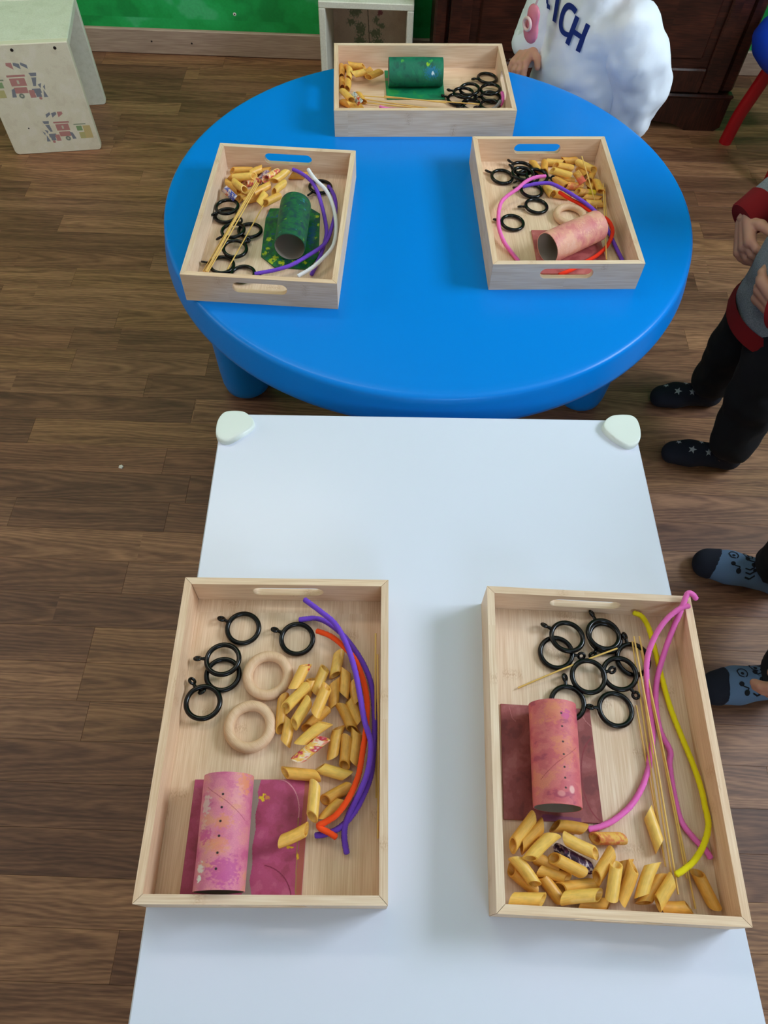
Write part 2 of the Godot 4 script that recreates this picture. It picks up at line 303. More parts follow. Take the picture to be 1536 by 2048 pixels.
func obj(called: String, m: Mesh, mat: Material, parent: Node = null, tr := Transform3D()) -> MeshInstance3D:
	var o := MeshInstance3D.new()
	o.name = called if parent else numbered(called)
	o.mesh = m
	o.material_override = mat
	o.transform = tr
	(parent if parent else self).add_child(o, true)
	return o


func struct(called: String, m: Mesh, mat: Material, tr := Transform3D()) -> MeshInstance3D:
	var o := obj(called, m, mat, null, tr)
	o.set_meta("kind", "structure")
	return o


func at(p: Vector3, turn := 0.0) -> Transform3D:
	return Transform3D(Basis(Vector3.UP, turn), p)


# ---------------------------------------------------------------- shapes
func box(mb: MB, ctr: Vector3, size: Vector3, bev := 0.002, grain := 0, off := Vector2.ZERO) -> void:
	var h := size * 0.5
	bev = minf(bev, minf(h.x, minf(h.y, h.z)) * 0.8)
	for a in 3:
		var b := (a + 1) % 3
		var d := (a + 2) % 3
		for s: float in [-1.0, 1.0]:
			var nn := Vector3.ZERO
			nn[a] = s
			var q := []
			for c: Vector2 in [Vector2(-1, -1), Vector2(1, -1), Vector2(1, 1), Vector2(-1, 1)]:
				var p := Vector3.ZERO
				p[a] = s * h[a]
				p[b] = c.x * (h[b] - bev)
				p[d] = c.y * (h[d] - bev)
				q.append(mb.add(ctr + p, nn, box_uv(p, a, grain) + off))
			mb.quad(q[0], q[1], q[2], q[3])
	if bev <= 0.0:
		return
	for a in 3:
		var b := (a + 1) % 3
		var d := (a + 2) % 3
		for sb: float in [-1.0, 1.0]:
			for sd: float in [-1.0, 1.0]:
				var nn := Vector3.ZERO
				nn[b] = sb
				nn[d] = sd
				nn = nn.normalized()
				var q := []
				for k in 4:
					var p := Vector3.ZERO
					p[a] = (h[a] - bev) * (-1.0 if k == 0 or k == 3 else 1.0)
					p[b] = sb * (h[b] if k < 2 else h[b] - bev)
					p[d] = sd * (h[d] - bev if k < 2 else h[d])
					q.append(mb.add(ctr + p, nn, box_uv(p, b, grain) + off))
				mb.quad(q[0], q[1], q[2], q[3])
	for sx: float in [-1.0, 1.0]:
		for sy: float in [-1.0, 1.0]:
			for sz: float in [-1.0, 1.0]:
				var s := Vector3(sx, sy, sz)
				var q := []
				for a in 3:
					var p := s * (h - Vector3.ONE * bev)
					p[a] = s[a] * h[a]
					q.append(mb.add(ctr + p, s.normalized(), box_uv(p, a, grain) + off))
				mb.tri(q[0], q[1], q[2])


func box_uv(p: Vector3, a: int, g: int) -> Vector2:
	if a == g:
		return Vector2(p[(a + 1) % 3], p[(a + 2) % 3])
	return Vector2(p[g], p[3 - a - g])


func box_mesh(size: Vector3, bev := 0.002, grain := 0, off := Vector2.ZERO, ctr := Vector3.ZERO) -> ArrayMesh:
	var mb := MB.new()
	box(mb, ctr, size, bev, grain, off)
	return mb.mesh()


# profile: (radius, height) from the top axis outwards and down; a point given twice makes a sharp edge
func lathe(profile: Array, segs := 48) -> ArrayMesh:
	var mb := MB.new()
	var np := profile.size()
	for i in np:
		var p: Vector2 = profile[i]
		var q0: Vector2 = profile[i - 1] if i > 0 and profile[i - 1] != p else p
		var q1: Vector2 = profile[i + 1] if i < np - 1 and profile[i + 1] != p else p
		var tg := (q1 - q0).normalized()
		var nn := Vector2(-tg.y, tg.x)
		for k in segs + 1:
			var a := TAU * k / segs
			mb.add(Vector3(p.x * cos(a), p.y, p.x * sin(a)), Vector3(nn.x * cos(a), nn.y, nn.x * sin(a)).normalized() if p.x > 0.00001 else Vector3(0, signf(nn.y), 0), Vector2(float(k) / segs, float(i) / np))
	for i in np - 1:
		if profile[i] == profile[i + 1]:
			continue
		for k in segs:
			var a := i * (segs + 1) + k
			mb.quad(a, a + 1, a + segs + 2, a + segs + 1)
	return mb.mesh()


func torus(mb: MB, R: float, r: float, tr := Transform3D(), segs := 40, sides := 10) -> void:
	var first := mb.v.size()
	for i in segs + 1:
		var a := TAU * i / segs
		var o := Vector3(cos(a), 0, sin(a))
		for k in sides + 1:
			var b := TAU * k / sides
			var nn := o * cos(b) + Vector3(0, sin(b), 0)
			mb.add(tr * (o * R + nn * r), tr.basis * nn, Vector2(a * R, b * r))
	for i in segs:
		for k in sides:
			var a := first + i * (sides + 1) + k
			mb.quad(a, a + 1, a + sides + 2, a + sides + 1)


func sweep(mb: MB, pts: PackedVector3Array, radii: PackedFloat32Array, sides := 10, squash := 1.0) -> void:
	var first := mb.v.size()
	var up := Vector3.UP
	var total := 0.0
	for i in pts.size():
		var tg := (pts[mini(i + 1, pts.size() - 1)] - pts[maxi(i - 1, 0)]).normalized()
		if absf(tg.dot(up)) > 0.98 and i == 0:
			up = Vector3.RIGHT
		var side := tg.cross(up).normalized()
		up = side.cross(tg).normalized()
		if i:
			total += pts[i].distance_to(pts[i - 1])
		for k in sides + 1:
			var b := TAU * k / sides
			var nn := side * cos(b) + up * sin(b) * squash
			mb.add(pts[i] + nn * radii[i], (side * cos(b) + up * sin(b)).normalized(), Vector2(total, float(k) / sides))
	for i in pts.size() - 1:
		for k in sides:
			var a := first + i * (sides + 1) + k
			mb.quad(a, a + 1, a + sides + 2, a + sides + 1)
	for e in 2:
		var i := 0 if e == 0 else pts.size() - 1
		var tg := (pts[0] - pts[1]).normalized() if e == 0 else (pts[i] - pts[i - 1]).normalized()
		var c := mb.add(pts[i], tg)
		var ring := []
		for k in sides + 1:
			ring.append(mb.add(mb.v[first + i * (sides + 1) + k], tg))
		for k in sides:
			mb.tri(c, ring[k], ring[k + 1])


func smooth(pts: PackedVector3Array, step: float) -> PackedVector3Array:
	var out := PackedVector3Array()
	for i in pts.size() - 1:
		var p0 := pts[maxi(i - 1, 0)]
		var p3 := pts[mini(i + 2, pts.size() - 1)]
		var steps := maxi(1, ceili(pts[i].distance_to(pts[i + 1]) / step))
		for k in steps:
			out.append(pts[i].cubic_interpolate(pts[i + 1], p0, p3, float(k) / steps))
	out.append(pts[pts.size() - 1])
	return out


func rod(mb: MB, a: Vector3, b: Vector3, r0: float, r1: float, sides := 12) -> void:
	sweep(mb, PackedVector3Array([a, b]), PackedFloat32Array([r0, r1]), sides)


# a flat piece: outline (x, d) in order, from h0 up to h1, the top edge chamfered
func prism(mb: MB, line: PackedVector2Array, h0: float, h1: float, bev := 0.0, lo := Vector2.ZERO, span := Vector2.ONE) -> void:
	var cen := Vector2.ZERO
	for p in line:
		cen += p / line.size()
	var inner := PackedVector2Array()
	for p in line:
		inner.append(p + (cen - p).normalized() * bev)
	for e in 2:
		var ring := inner if e == 0 else line
		var nn := Vector3.UP if e == 0 else Vector3.DOWN
		var first := mb.v.size()
		for p in ring:
			mb.add(W(p.x, p.y, h1 if e == 0 else h0), nn, Vector2((p.x - lo.x) / span.x, 1.0 - (p.y - lo.y) / span.y))
		var tris := Geometry2D.triangulate_polygon(ring)
		for i in range(0, tris.size(), 3):
			mb.tri(first + tris[i], first + tris[i + 1], first + tris[i + 2])
	for i in line.size():
		var k := (i + 1) % line.size()
		var e := line[k] - line[i]
		var o := Vector2(e.y, -e.x).normalized()
		if o.dot(line[i] - cen) < 0.0:
			o = -o
		var nn := Vector3(o.x, 0, -o.y)
		mb.face([W(line[i].x, line[i].y, h0), W(line[k].x, line[k].y, h0), W(line[k].x, line[k].y, h1 - bev), W(line[i].x, line[i].y, h1 - bev)], nn)
		if bev > 0.0:
			mb.face([W(line[i].x, line[i].y, h1 - bev), W(line[k].x, line[k].y, h1 - bev), W(inner[k].x, inner[k].y, h1), W(inner[i].x, inner[i].y, h1)], (nn + Vector3.UP).normalized())


# ---------------------------------------------------------------- bodies: tapered capsules joined smoothly, meshed as surface nets
func capsule(p: Vector3, b: Array) -> float:
	var pa: Vector3 = p - b[0]
	var ba: Vector3 = b[2] - b[0]
	var h := clampf(pa.dot(ba) / maxf(ba.dot(ba), 1e-9), 0.0, 1.0)
	var q := pa - ba * h
	if b.size() > 4:      # flattened across b[4] by b[5]
		var w: Vector3 = b[4]
		q += w * q.dot(w) * (b[5] - 1.0)
	return q.length() - lerpf(b[1], b[3], h)


func smin(a: float, b: float, k: float) -> float:
	var h := clampf(0.5 + 0.5 * (b - a) / k, 0.0, 1.0)
	return lerpf(b, a, h) - k * h * (1.0 - h)


func field_at(bones: Array, k: float, p: Vector3) -> float:
	var d := 1.0
	for b in bones:
		d = smin(d, capsule(p, b), k)
	return d


# cuts: [point, outward normal] half spaces removed; folds: depth of the cloth's waves
func blob(mb: MB, bones: Array, cell: float, k: float, cuts: Array = [], folds := 0.0, noise: FastNoiseLite = null) -> void:
	var lo := Vector3.INF
	var hi := -Vector3.INF
	for b in bones:
		for e in [0, 2]:
			var r: Vector3 = Vector3.ONE * (b[e + 1] + k + cell * 2.0 + folds)
			lo = lo.min(b[e] - r)
			hi = hi.max(b[e] + r)
	var dim := Vector3i(((hi - lo) / cell).ceil()) + Vector3i.ONE
	var g := PackedFloat32Array()
	g.resize(dim.x * dim.y * dim.z)
	g.fill(1.0)
	for b in bones:
		var r: float = maxf(b[1], b[3]) + k * 1.5 + cell * 2.0 + folds
		var l: Vector3 = ((b[0] as Vector3).min(b[2]) - Vector3.ONE * r - lo) / cell
		var u: Vector3 = ((b[0] as Vector3).max(b[2]) + Vector3.ONE * r - lo) / cell
		for z in range(maxi(0, int(l.z)), mini(dim.z, int(u.z) + 2)):
			for y in range(maxi(0, int(l.y)), mini(dim.y, int(u.y) + 2)):
				var row := (z * dim.y + y) * dim.x
				for x in range(maxi(0, int(l.x)), mini(dim.x, int(u.x) + 2)):
					var d := capsule(lo + Vector3(x, y, z) * cell, b)
					if d < k * 1.5 + cell * 2.0 + folds:
						g[row + x] = smin(g[row + x], d, k)
	if folds > 0.0 or cuts:
		for z in dim.z:
			for y in dim.y:
				for x in dim.x:
					var i := (z * dim.y + y) * dim.x + x
					if g[i] < 0.05:
						var p := lo + Vector3(x, y, z) * cell
						if folds > 0.0:
							g[i] += folds * noise.get_noise_3dv(p)
						for c in cuts:
							g[i] = maxf(g[i], (p - (c[0] as Vector3)).dot(c[1]))
	var made := {}
	var sx := 1
	var sy := dim.x
	var sz := dim.x * dim.y
	for z in dim.z - 1:
		for y in dim.y - 1:
			for x in dim.x - 1:
				var i := z * sz + y * sy + x
				var s0 := g[i] < 0.0
				if s0 == (g[i + sx] < 0.0) and s0 == (g[i + sy] < 0.0) and s0 == (g[i + sz] < 0.0) and s0 == (g[i + sx + sy] < 0.0) and s0 == (g[i + sx + sz] < 0.0) and s0 == (g[i + sy + sz] < 0.0) and s0 == (g[i + sx + sy + sz] < 0.0):
					continue
				var sum := Vector3.ZERO
				var cnt := 0
				for e in 12:
					var a := e >> 2
					var o := Vector3i.ZERO
					o[(a + 1) % 3] = e & 1
					o[(a + 2) % 3] = (e >> 1) & 1
					var i0 := i + o.x * sx + o.y * sy + o.z * sz
					var step := sx if a == 0 else (sy if a == 1 else sz)
					var d0 := g[i0]
					var d1 := g[i0 + step]
					if (d0 < 0.0) != (d1 < 0.0):
						var pp := Vector3(o)
						pp[a] += d0 / (d0 - d1)
						sum += pp
						cnt += 1
				var f := sum / cnt
				var gx := (g[i + sx] - g[i]) * (1 - f.y) * (1 - f.z) + (g[i + sx + sy] - g[i + sy]) * f.y * (1 - f.z) + (g[i + sx + sz] - g[i + sz]) * (1 - f.y) * f.z + (g[i + sx + sy + sz] - g[i + sy + sz]) * f.y * f.z
				var gy := (g[i + sy] - g[i]) * (1 - f.x) * (1 - f.z) + (g[i + sx + sy] - g[i + sx]) * f.x * (1 - f.z) + (g[i + sy + sz] - g[i + sz]) * (1 - f.x) * f.z + (g[i + sx + sy + sz] - g[i + sx + sz]) * f.x * f.z
				var gz := (g[i + sz] - g[i]) * (1 - f.x) * (1 - f.y) + (g[i + sx + sz] - g[i + sx]) * f.x * (1 - f.y) + (g[i + sy + sz] - g[i + sy]) * (1 - f.x) * f.y + (g[i + sx + sy + sz] - g[i + sx + sy]) * f.x * f.y
				made[i] = mb.add(lo + (Vector3(x, y, z) + f) * cell, Vector3(gx, gy, gz).normalized())
	for i: int in made:
		for a in 3:
			var s1: int = [sx, sy, sz][a]
			var s2: int = [sy, sz, sx][a]
			var s3: int = [sz, sx, sy][a]
			if (g[i] < 0.0) != (g[i + s1] < 0.0) and made.has(i - s2) and made.has(i - s3) and made.has(i - s2 - s3):
				mb.quad(made[i], made[i - s2], made[i - s2 - s3], made[i - s3])


func blob_mesh(bones: Array, cell: float, k: float, cuts: Array = [], folds := 0.0, noise: FastNoiseLite = null) -> ArrayMesh:
	var mb := MB.new()
	blob(mb, bones, cell, k, cuts, folds, noise)
	return mb.mesh()


func grown(bones: Array, by: float) -> Array:
	var out := []
	for b in bones:
		var c: Array = b.duplicate()
		c[1] += by
		c[3] += by
		out.append(c)
	return out


# a flat print laid on a body's surface: triangles (x right, y up, in metres) pushed onto it along `into`
func print_on(tris: PackedVector2Array, origin: Vector3, right: Vector3, up: Vector3, into: Vector3, bones: Array, k: float, lift := 0.0012) -> ArrayMesh:
	var mb := MB.new()
	var pts := []
	for p in tris:
		var q := origin + right * p.x + up * p.y
		var d := 1.0
		for s in 60:
			d = field_at(bones, k, q) - lift
			if absf(d) < 0.0002:
				break
			q += into * clampf(d * 0.9, -0.02, 0.02)
			if (q - origin).dot(into) > 0.25:
				break
		pts.append(q if absf(d) < 0.002 else Vector3.INF)
	for i in range(0, pts.size() - 2, 3):
		if pts[i] != Vector3.INF and pts[i + 1] != Vector3.INF and pts[i + 2] != Vector3.INF:
			mb.face([pts[i], pts[i + 1], pts[i + 2]], -into)
	return mb.mesh()


func ngon(c: Vector2, r: float, n := 10, sq := 1.0) -> PackedVector2Array:
	var out := PackedVector2Array()
	for i in n:
		for a: float in [0.0, 1.0, 2.0]:
			out.append(c if a == 0.0 else c + Vector2(cos(TAU * (i + a - 1.0) / n), sin(TAU * (i + a - 1.0) / n) * sq) * r)
	return out


func star(c: Vector2, r: float, turn := 0.0) -> PackedVector2Array:
	var out := PackedVector2Array()
	for i in 10:
		var ra := r if i % 2 == 0 else r * 0.42
		var rb := r if i % 2 == 1 else r * 0.42
		out.append(c)
		out.append(c + Vector2.from_angle(turn + TAU * i / 10.0) * ra)
		out.append(c + Vector2.from_angle(turn + TAU * (i + 1) / 10.0) * rb)
	return out


func stroke(pts: Array, w: float) -> PackedVector2Array:
	var out := PackedVector2Array()
	for i in pts.size() - 1:
		var a: Vector2 = pts[i]
		var b: Vector2 = pts[i + 1]
		var s := (b - a).normalized().orthogonal() * w * 0.5
		out.append_array([a - s, b - s, b + s, a - s, b + s, a + s])
	return out


func hand(wrist: Vector3, to: Vector3, palm: Vector3, thumb: Vector3, curl: float, s := 1.0) -> Array:
	var out := []
	var kn := wrist + to * 0.046 * s
	for w: float in [-0.012, 0.0, 0.012]:
		out.append([wrist + thumb * w * 0.8 * s, 0.011 * s, kn + thumb * w * 1.25 * s, 0.0088 * s])
	var lens := [0.034, 0.041, 0.038, 0.028]
	for f in 4:
		var p := kn + thumb * (0.0185 - f * 0.0122) * s - to * (0.004 if f == 3 else 0.0) * s
		var d := (to + thumb * (0.10 - 0.07 * f)).normalized()
		var len: float = lens[f] * s
		var r := 0.0066 * s
		for j in 3:
			d = (d * cos(curl * (0.6 + 0.3 * j)) + palm * sin(curl * (0.6 + 0.3 * j))).normalized()
			var q: Vector3 = p + d * len * [0.42, 0.32, 0.26][j]
			out.append([p, r, q, r * 0.92])
			p = q
			r *= 0.92
	var b := wrist + to * 0.012 * s + thumb * 0.012 * s
	var td := (thumb * 0.8 + to * 0.6 + palm * curl * 0.4).normalized()
	var m := b + td * 0.022 * s
	var td2 := (td + to * 0.7 + palm * curl * 0.5).normalized()
	out.append([b, 0.009 * s, m, 0.0078 * s])
	out.append([m, 0.0078 * s, m + td2 * 0.022 * s, 0.0062 * s])
	return out


# ---------------------------------------------------------------- materials
func picture(w: int, h: int, f: Callable) -> Image:
	var data := PackedByteArray()
	data.resize(w * h * 3)
	var i := 0
	for y in h:
		for x in w:
			var c: Color = f.call(x, y)
			data[i] = clampi(int(c.r * 255.0 + 0.5), 0, 255)
			data[i + 1] = clampi(int(c.g * 255.0 + 0.5), 0, 255)
			data[i + 2] = clampi(int(c.b * 255.0 + 0.5), 0, 255)
			i += 3
	return Image.create_from_data(w, h, false, Image.FORMAT_RGB8, data)


func noise_of(s: int, freq: float, octaves := 3) -> FastNoiseLite:
	var n := FastNoiseLite.new()
	n.seed = s
	n.noise_type = FastNoiseLite.TYPE_SIMPLEX_SMOOTH
	n.frequency = freq
	n.fractal_octaves = octaves
	return n


func spot(im: Image, c: Vector2, r: Vector2, col: Color, rag: FastNoiseLite = null, most := 1.0) -> void:
	var s := Vector2(im.get_size())
	for y in range(maxi(0, int((c.y - r.y * 1.4) * s.y)), mini(int(s.y), int((c.y + r.y * 1.4) * s.y) + 1)):
		for x in range(maxi(0, int((c.x - r.x * 1.4) * s.x)), mini(int(s.x), int((c.x + r.x * 1.4) * s.x) + 1)):
			var d := ((Vector2(x, y) / s - c) / r).length()
			if rag:
				d += rag.get_noise_2d(x * 2.2, y * 2.2) * 0.9
			var a := clampf((1.1 - d) * 2.6, 0.0, 1.0) * most
			if a > 0.0:
				im.set_pixel(x, y, im.get_pixel(x, y).lerp(col, a))


func line_on(im: Image, pts: Array, w: float, col: Color) -> void:
	var s := Vector2(im.get_size())
	for i in pts.size() - 1:
		var a: Vector2 = pts[i] * s
		var b: Vector2 = pts[i + 1] * s
		var n := int(a.distance_to(b)) + 1
		for k in n:
			var p := a.lerp(b, float(k) / n)
			im.fill_rect(Rect2i(Vector2i(p), Vector2i(maxi(1, int(w * s.x)), maxi(1, int(w * s.x)))), col)


func arc(c: Vector2, r: Vector2, a0: float, a1: float) -> Array:
	var out := []
	for i in 25:
		var a := lerpf(a0, a1, i / 24.0)
		out.append(c + Vector2(cos(a) * r.x, sin(a) * r.y))
	return out


func poly_on(im: Image, pts: Array, col: Color) -> void:
	var s := Vector2(im.get_size())
	var q := PackedVector2Array()
	var lo := Vector2.INF
	var hi := -Vector2.INF
	for p: Vector2 in pts:
		q.append(p * s)
		lo = lo.min(p * s)
		hi = hi.max(p * s)
	for y in range(maxi(0, int(lo.y)), mini(int(s.y), int(hi.y) + 1)):
		for x in range(maxi(0, int(lo.x)), mini(int(s.x), int(hi.x) + 1)):
			if Geometry2D.is_point_in_polygon(Vector2(x + 0.5, y + 0.5), q):
				im.set_pixel(x, y, col)


func mat(called: String, color: Color, rough := 0.6, im: Image = null, scale := Vector2.ONE) -> StandardMaterial3D:
	var m := StandardMaterial3D.new()
	m.resource_name = called
	m.albedo_color = color
	m.roughness = rough
	if im:
		m.albedo_texture = ImageTexture.create_from_image(im)
		m.uv1_scale = Vector3(scale.x, scale.y, 1.0)
	return m


func again(m: StandardMaterial3D, called: String, color: Color, off := Vector2.ZERO) -> StandardMaterial3D:
	var c: StandardMaterial3D = m.duplicate()
	c.resource_name = called
	c.albedo_color = color
	c.uv1_offset = Vector3(off.x, off.y, 0)
	return c


# mottled paint: the colours of `cols` follow two layers of noise
func paint(s: int, cols: Array, w := 192, h := 192, freq := 0.02) -> Image:
	var a := noise_of(s, freq, 4)
	var b := noise_of(s + 7, freq * 3.1, 3)
	var g := noise_of(s + 13, 0.35, 2)
	return picture(w, h, func(x: int, y: int) -> Color:
		var f := clampf(0.5 + a.get_noise_2d(x, y) * 0.9 + b.get_noise_2d(x, y) * 0.25, 0.0, 0.999) * (cols.size() - 1)
		var c: Color = cols[int(f)].lerp(cols[int(f) + 1], smoothstep(0.2, 0.8, f - int(f)))
		return c * (1.0 + 0.05 * g.get_noise_2d(x, y)))


func make_materials() -> void:
	var n1 := noise_of(3, 1.0, 3)
	var n2 := noise_of(5, 1.0, 2)
	# floor laminate: fifteen strips of grain, one metre long, 66 mm each
	var strips := []
	for i in 15:
		strips.append([rng.randf_range(-0.02, 0.02), rng.randf() < 0.45, rng.randf_range(0.75, 1.3), rng.randf() * 50.0])
	var floor_im := picture(1024, 990, func(x: int, y: int) -> Color:
		var s: Array = strips[y / 66]
		var yy := (y % 66) * 0.001 - 0.033
		var xx := x * 0.001
		var wob := n1.get_noise_2d(xx * 3.0 + s[3], yy * 22.0) * 1.0
		var g: float
		if s[1]:
			var q: float = (yy - s[0]) / 0.013
			g = sin(TAU * (xx * 9.0 * s[2] + q * q * 0.42 + wob * 0.9 + s[3]))
		else:
			g = sin(TAU * (yy * 130.0 * s[2] + wob * 1.6 + s[3]))
		var fine := n2.get_noise_2d(xx * 26.0 + s[3], (yy + s[3]) * 520.0)
		var f := clampf(0.5 + g * 0.20 + fine * 0.30 + n1.get_noise_2d(xx * 2.0, yy * 30.0 + s[3] * 3.0) * 0.45, 0.0, 1.0)
		return Color(0.45, 0.30, 0.22).lerp(Color(0.765, 0.57, 0.433), f))
	M.plank = []
	var base_floor := mat("laminate", Color.WHITE, 0.52, floor_im, Vector2(1.0, 1.0 / 0.99))
	for c: Color in [Color(0.86, 0.83, 0.80), Color(0.76, 0.71, 0.68), Color(0.94, 0.915, 0.87), Color(0.82, 0.765, 0.735), Color(0.89, 0.865, 0.79), Color(0.73, 0.68, 0.655)]:
		M.plank.append(again(base_floor, "laminate strip", c))
	M.subfloor = mat("floor seam", Color(0.30, 0.22, 0.17), 0.7)
	# bamboo: narrow lengthwise fibres, now and then the scar of a node
	var nodes := []
	for i in 16:
		nodes.append(Vector2(rng.randf() * 512.0, rng.randf() * 384.0))
	var bam := picture(512, 384, func(x: int, y: int) -> Color:
		var lane := y / 24
		var f := 0.5 + n2.get_noise_2d(x * 0.010 + lane * 9.0, y * 0.55) * 0.6 + n1.get_noise_2d(x * 0.006, y * 0.05) * 0.35 + sin(lane * 12.9898) * 0.12
		var c := Color(0.855, 0.71, 0.58).lerp(Color(0.95, 0.845, 0.74), clampf(f, 0.0, 1.0))
		for p: Vector2 in nodes:
			if absf(x - p.x) < 11.0 and absf(y - p.y) < 15.0:
				var k := clampf(1.0 - absf(x - p.x) / 11.0, 0.0, 1.0) * clampf(0.3 + n2.get_noise_2d(x * 0.2, y * 0.7) * 1.6, 0.0, 1.0)
				c = c.lerp(Color(0.68, 0.49, 0.36), k * 0.45)
		return c)
	var b0 := mat("bamboo", Color.WHITE, 0.5, bam, Vector2(1.0 / 0.36, 1.0 / 0.27))
	M.bamboo = [b0, again(b0, "bamboo", Color(1.0, 0.985, 0.96), Vector2(0.37, 0.21)), again(b0, "bamboo", Color(0.985, 0.985, 0.985), Vector2(0.71, 0.55)), again(b0, "bamboo", Color(1.0, 0.97, 0.94), Vector2(0.13, 0.83))]
	M.beech = mat("beech", Color(0.98, 0.93, 0.88), 0.55, bam, Vector2(8, 8))
	M.beech.uv1_triplanar = true
	M.beech.uv1_scale = Vector3(9, 9, 9)
	M.white = mat("white lacquer", Color(0.875, 0.885, 0.94), 0.28)
	M.guard = mat("white soft plastic", Color(0.90, 0.915, 0.885), 0.38)
	M.blue = mat("blue plastic", Color(0.0, 0.505, 0.865), 0.30)
	M.blue.metallic_specular = 0.34
	M.black = mat("black lacquered metal", Color(0.012, 0.012, 0.016), 0.20)
	M.black.metallic_specular = 0.42
	M.pasta = []
	var durum := picture(64, 128, func(x: int, y: int) -> Color:
		return Color.WHITE * (0.955 + 0.06 * n2.get_noise_2d(x * 0.03 + y * 0.01, y * 0.35) + 0.05 * n1.get_noise_2d(x * 0.05, y * 0.04)))
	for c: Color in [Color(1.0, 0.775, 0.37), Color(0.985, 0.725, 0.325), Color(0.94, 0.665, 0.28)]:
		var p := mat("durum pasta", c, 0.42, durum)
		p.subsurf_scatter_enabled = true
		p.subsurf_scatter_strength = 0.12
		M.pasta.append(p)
	var amber := Color(0.95, 0.73, 0.345)
	var looks := {
		3: [amber, amber, amber], 4: [Color(0.93, 0.55, 0.45), Color(0.95, 0.83, 0.72), amber, Color(0.80, 0.25, 0.32), Color(0.95, 0.88, 0.80)],
		5: [Color(0.16, 0.09, 0.20), Color(0.28, 0.14, 0.30), Color(0.85, 0.80, 0.80), Color(0.14, 0.08, 0.24), Color(0.45, 0.2, 0.35)],
		6: [Color(0.88, 0.50, 0.27), amber, Color(0.90, 0.48, 0.28)], 7: [Color(0.75, 0.16, 0.10), Color(0.82, 0.55, 0.40), Color(0.85, 0.85, 0.83), Color(0.5, 0.5, 0.5), Color(0.9, 0.9, 0.88)],
		8: [Color(0.80, 0.22, 0.16), Color(0.88, 0.68, 0.58), Color(0.80, 0.76, 0.80), Color(0.20, 0.24, 0.62), Color(0.86, 0.74, 0.68)],
		9: [Color(0.56, 0.44, 0.55), Color(0.85, 0.75, 0.70), Color(0.45, 0.36, 0.50), Color(0.75, 0.55, 0.5)], 10: [amber, Color(0.86, 0.62, 0.30), amber], 11: [amber, Color(0.88, 0.62, 0.33), amber]}
	var rag := noise_of(77, 0.05, 3)
	for k: int in looks:
		var im := paint(100 + k, looks[k], 64, 64, 0.028)
		if k == 3:
			spot(im, Vector2(0.15, 0.5), Vector2(0.16, 0.2), Color(0.80, 0.10, 0.17), rag)
		elif k == 10:
			for y in 64:
				for x in range(34 + int(16.0 * rag.get_noise_2d(y * 9.0, 3.0)), 64):
					im.set_pixel(x, y, Color(0.84, 0.30, 0.24).lerp(Color(0.90, 0.50, 0.40), 0.5 + 0.5 * rag.get_noise_2d(x * 9.0, y * 9.0)))
		elif k == 11:
			for y in 64:
				for x in range(34 + int(9.0 * rag.get_noise_2d(y * 20.0, 9.0)), 64):
					im.set_pixel(x, y, Color(0.86, 0.76, 0.10))
		while M.pasta.size() <= k:
			M.pasta.append(null)
		M.pasta[k] = mat("painted pasta", Color.WHITE, 0.45, im)
	M.spaghetti = mat("spaghetti", Color(0.90, 0.72, 0.38), 0.45)
	M.wire = {"purple": mat("purple chenille", Color(0.47, 0.28, 0.80), 0.95), "orange": mat("orange chenille", Color(1.0, 0.31, 0.06), 0.95), "scarlet": mat("orange red chenille", Color(0.98, 0.20, 0.05), 0.95), "pink": mat("pink chenille", Color(0.95, 0.45, 0.76), 0.95),
		"yellow": mat("yellow chenille", Color(0.93, 0.85, 0.03), 0.95), "white": mat("white chenille", Color(0.96, 0.96, 0.98), 0.95), "grey": mat("grey chenille", Color(0.60, 0.58, 0.60), 0.95)}
	for k: String in M.wire:
		M.wire[k].rim_enabled = true
		M.wire[k].rim = 0.4
	M.cardboard = mat("grey cardboard", Color(0.62, 0.57, 0.52), 0.9)
	M.cut_card = mat("raw cardboard", Color(0.56, 0.43, 0.33), 0.9)
	make_paint(rag)
	M.wall_green = mat("green wall paint", Color.WHITE, 0.75, paint(31, [Color(0.05, 0.60, 0.27), Color(0.08, 0.67, 0.31), Color(0.12, 0.71, 0.35), Color(0.27, 0.75, 0.46)], 384, 384, 0.012), Vector2(0.8, 0.8))
	M.wall_pale = mat("pale wall paint", Color(0.86, 0.825, 0.755), 0.85)
	M.ceiling = mat("white ceiling", Color(0.88, 0.88, 0.87), 0.9)
	var lam := picture(512, 96, func(x: int, y: int) -> Color:
		var f := clampf(0.5 + n2.get_noise_2d(x * 0.02, y * 0.8) * 0.7 + n1.get_noise_2d(x * 0.008, y * 0.05) * 0.4, 0.0, 1.0)
		return Color(0.64, 0.53, 0.46).lerp(Color(0.78, 0.67, 0.585), f))
	M.skirting = mat("oak skirting", Color.WHITE, 0.5, lam, Vector2(1.0, 10.0))
	var dark := picture(256, 256, func(x: int, y: int) -> Color:
		var f := clampf(0.5 + n2.get_noise_2d(x * 0.55, y * 0.02) * 0.7 + n1.get_noise_2d(x * 0.03, y * 0.01) * 0.5, 0.0, 1.0)
		return Color(0.155, 0.068, 0.045).lerp(Color(0.31, 0.15, 0.10), f))
	M.mahogany = mat("dark mahogany", Color.WHITE, 0.36, dark, Vector2(2.5, 2.5))
	M.chip = mat("chipped bare wood", Color(0.62, 0.55, 0.47), 0.8)
	M.cream = mat("cream painted wood", Color.WHITE, 0.5, paint(41, [Color(0.875, 0.86, 0.78), Color(0.90, 0.885, 0.81), Color(0.915, 0.90, 0.83)], 192, 192, 0.02), Vector2(3, 3))
	M.train = mat("cream panel with stencilled trains", Color.WHITE, 0.5, train_picture())
	M.rose = mat("beige panel with stencilled roses", Color.WHITE, 0.6, rose_picture(rag))
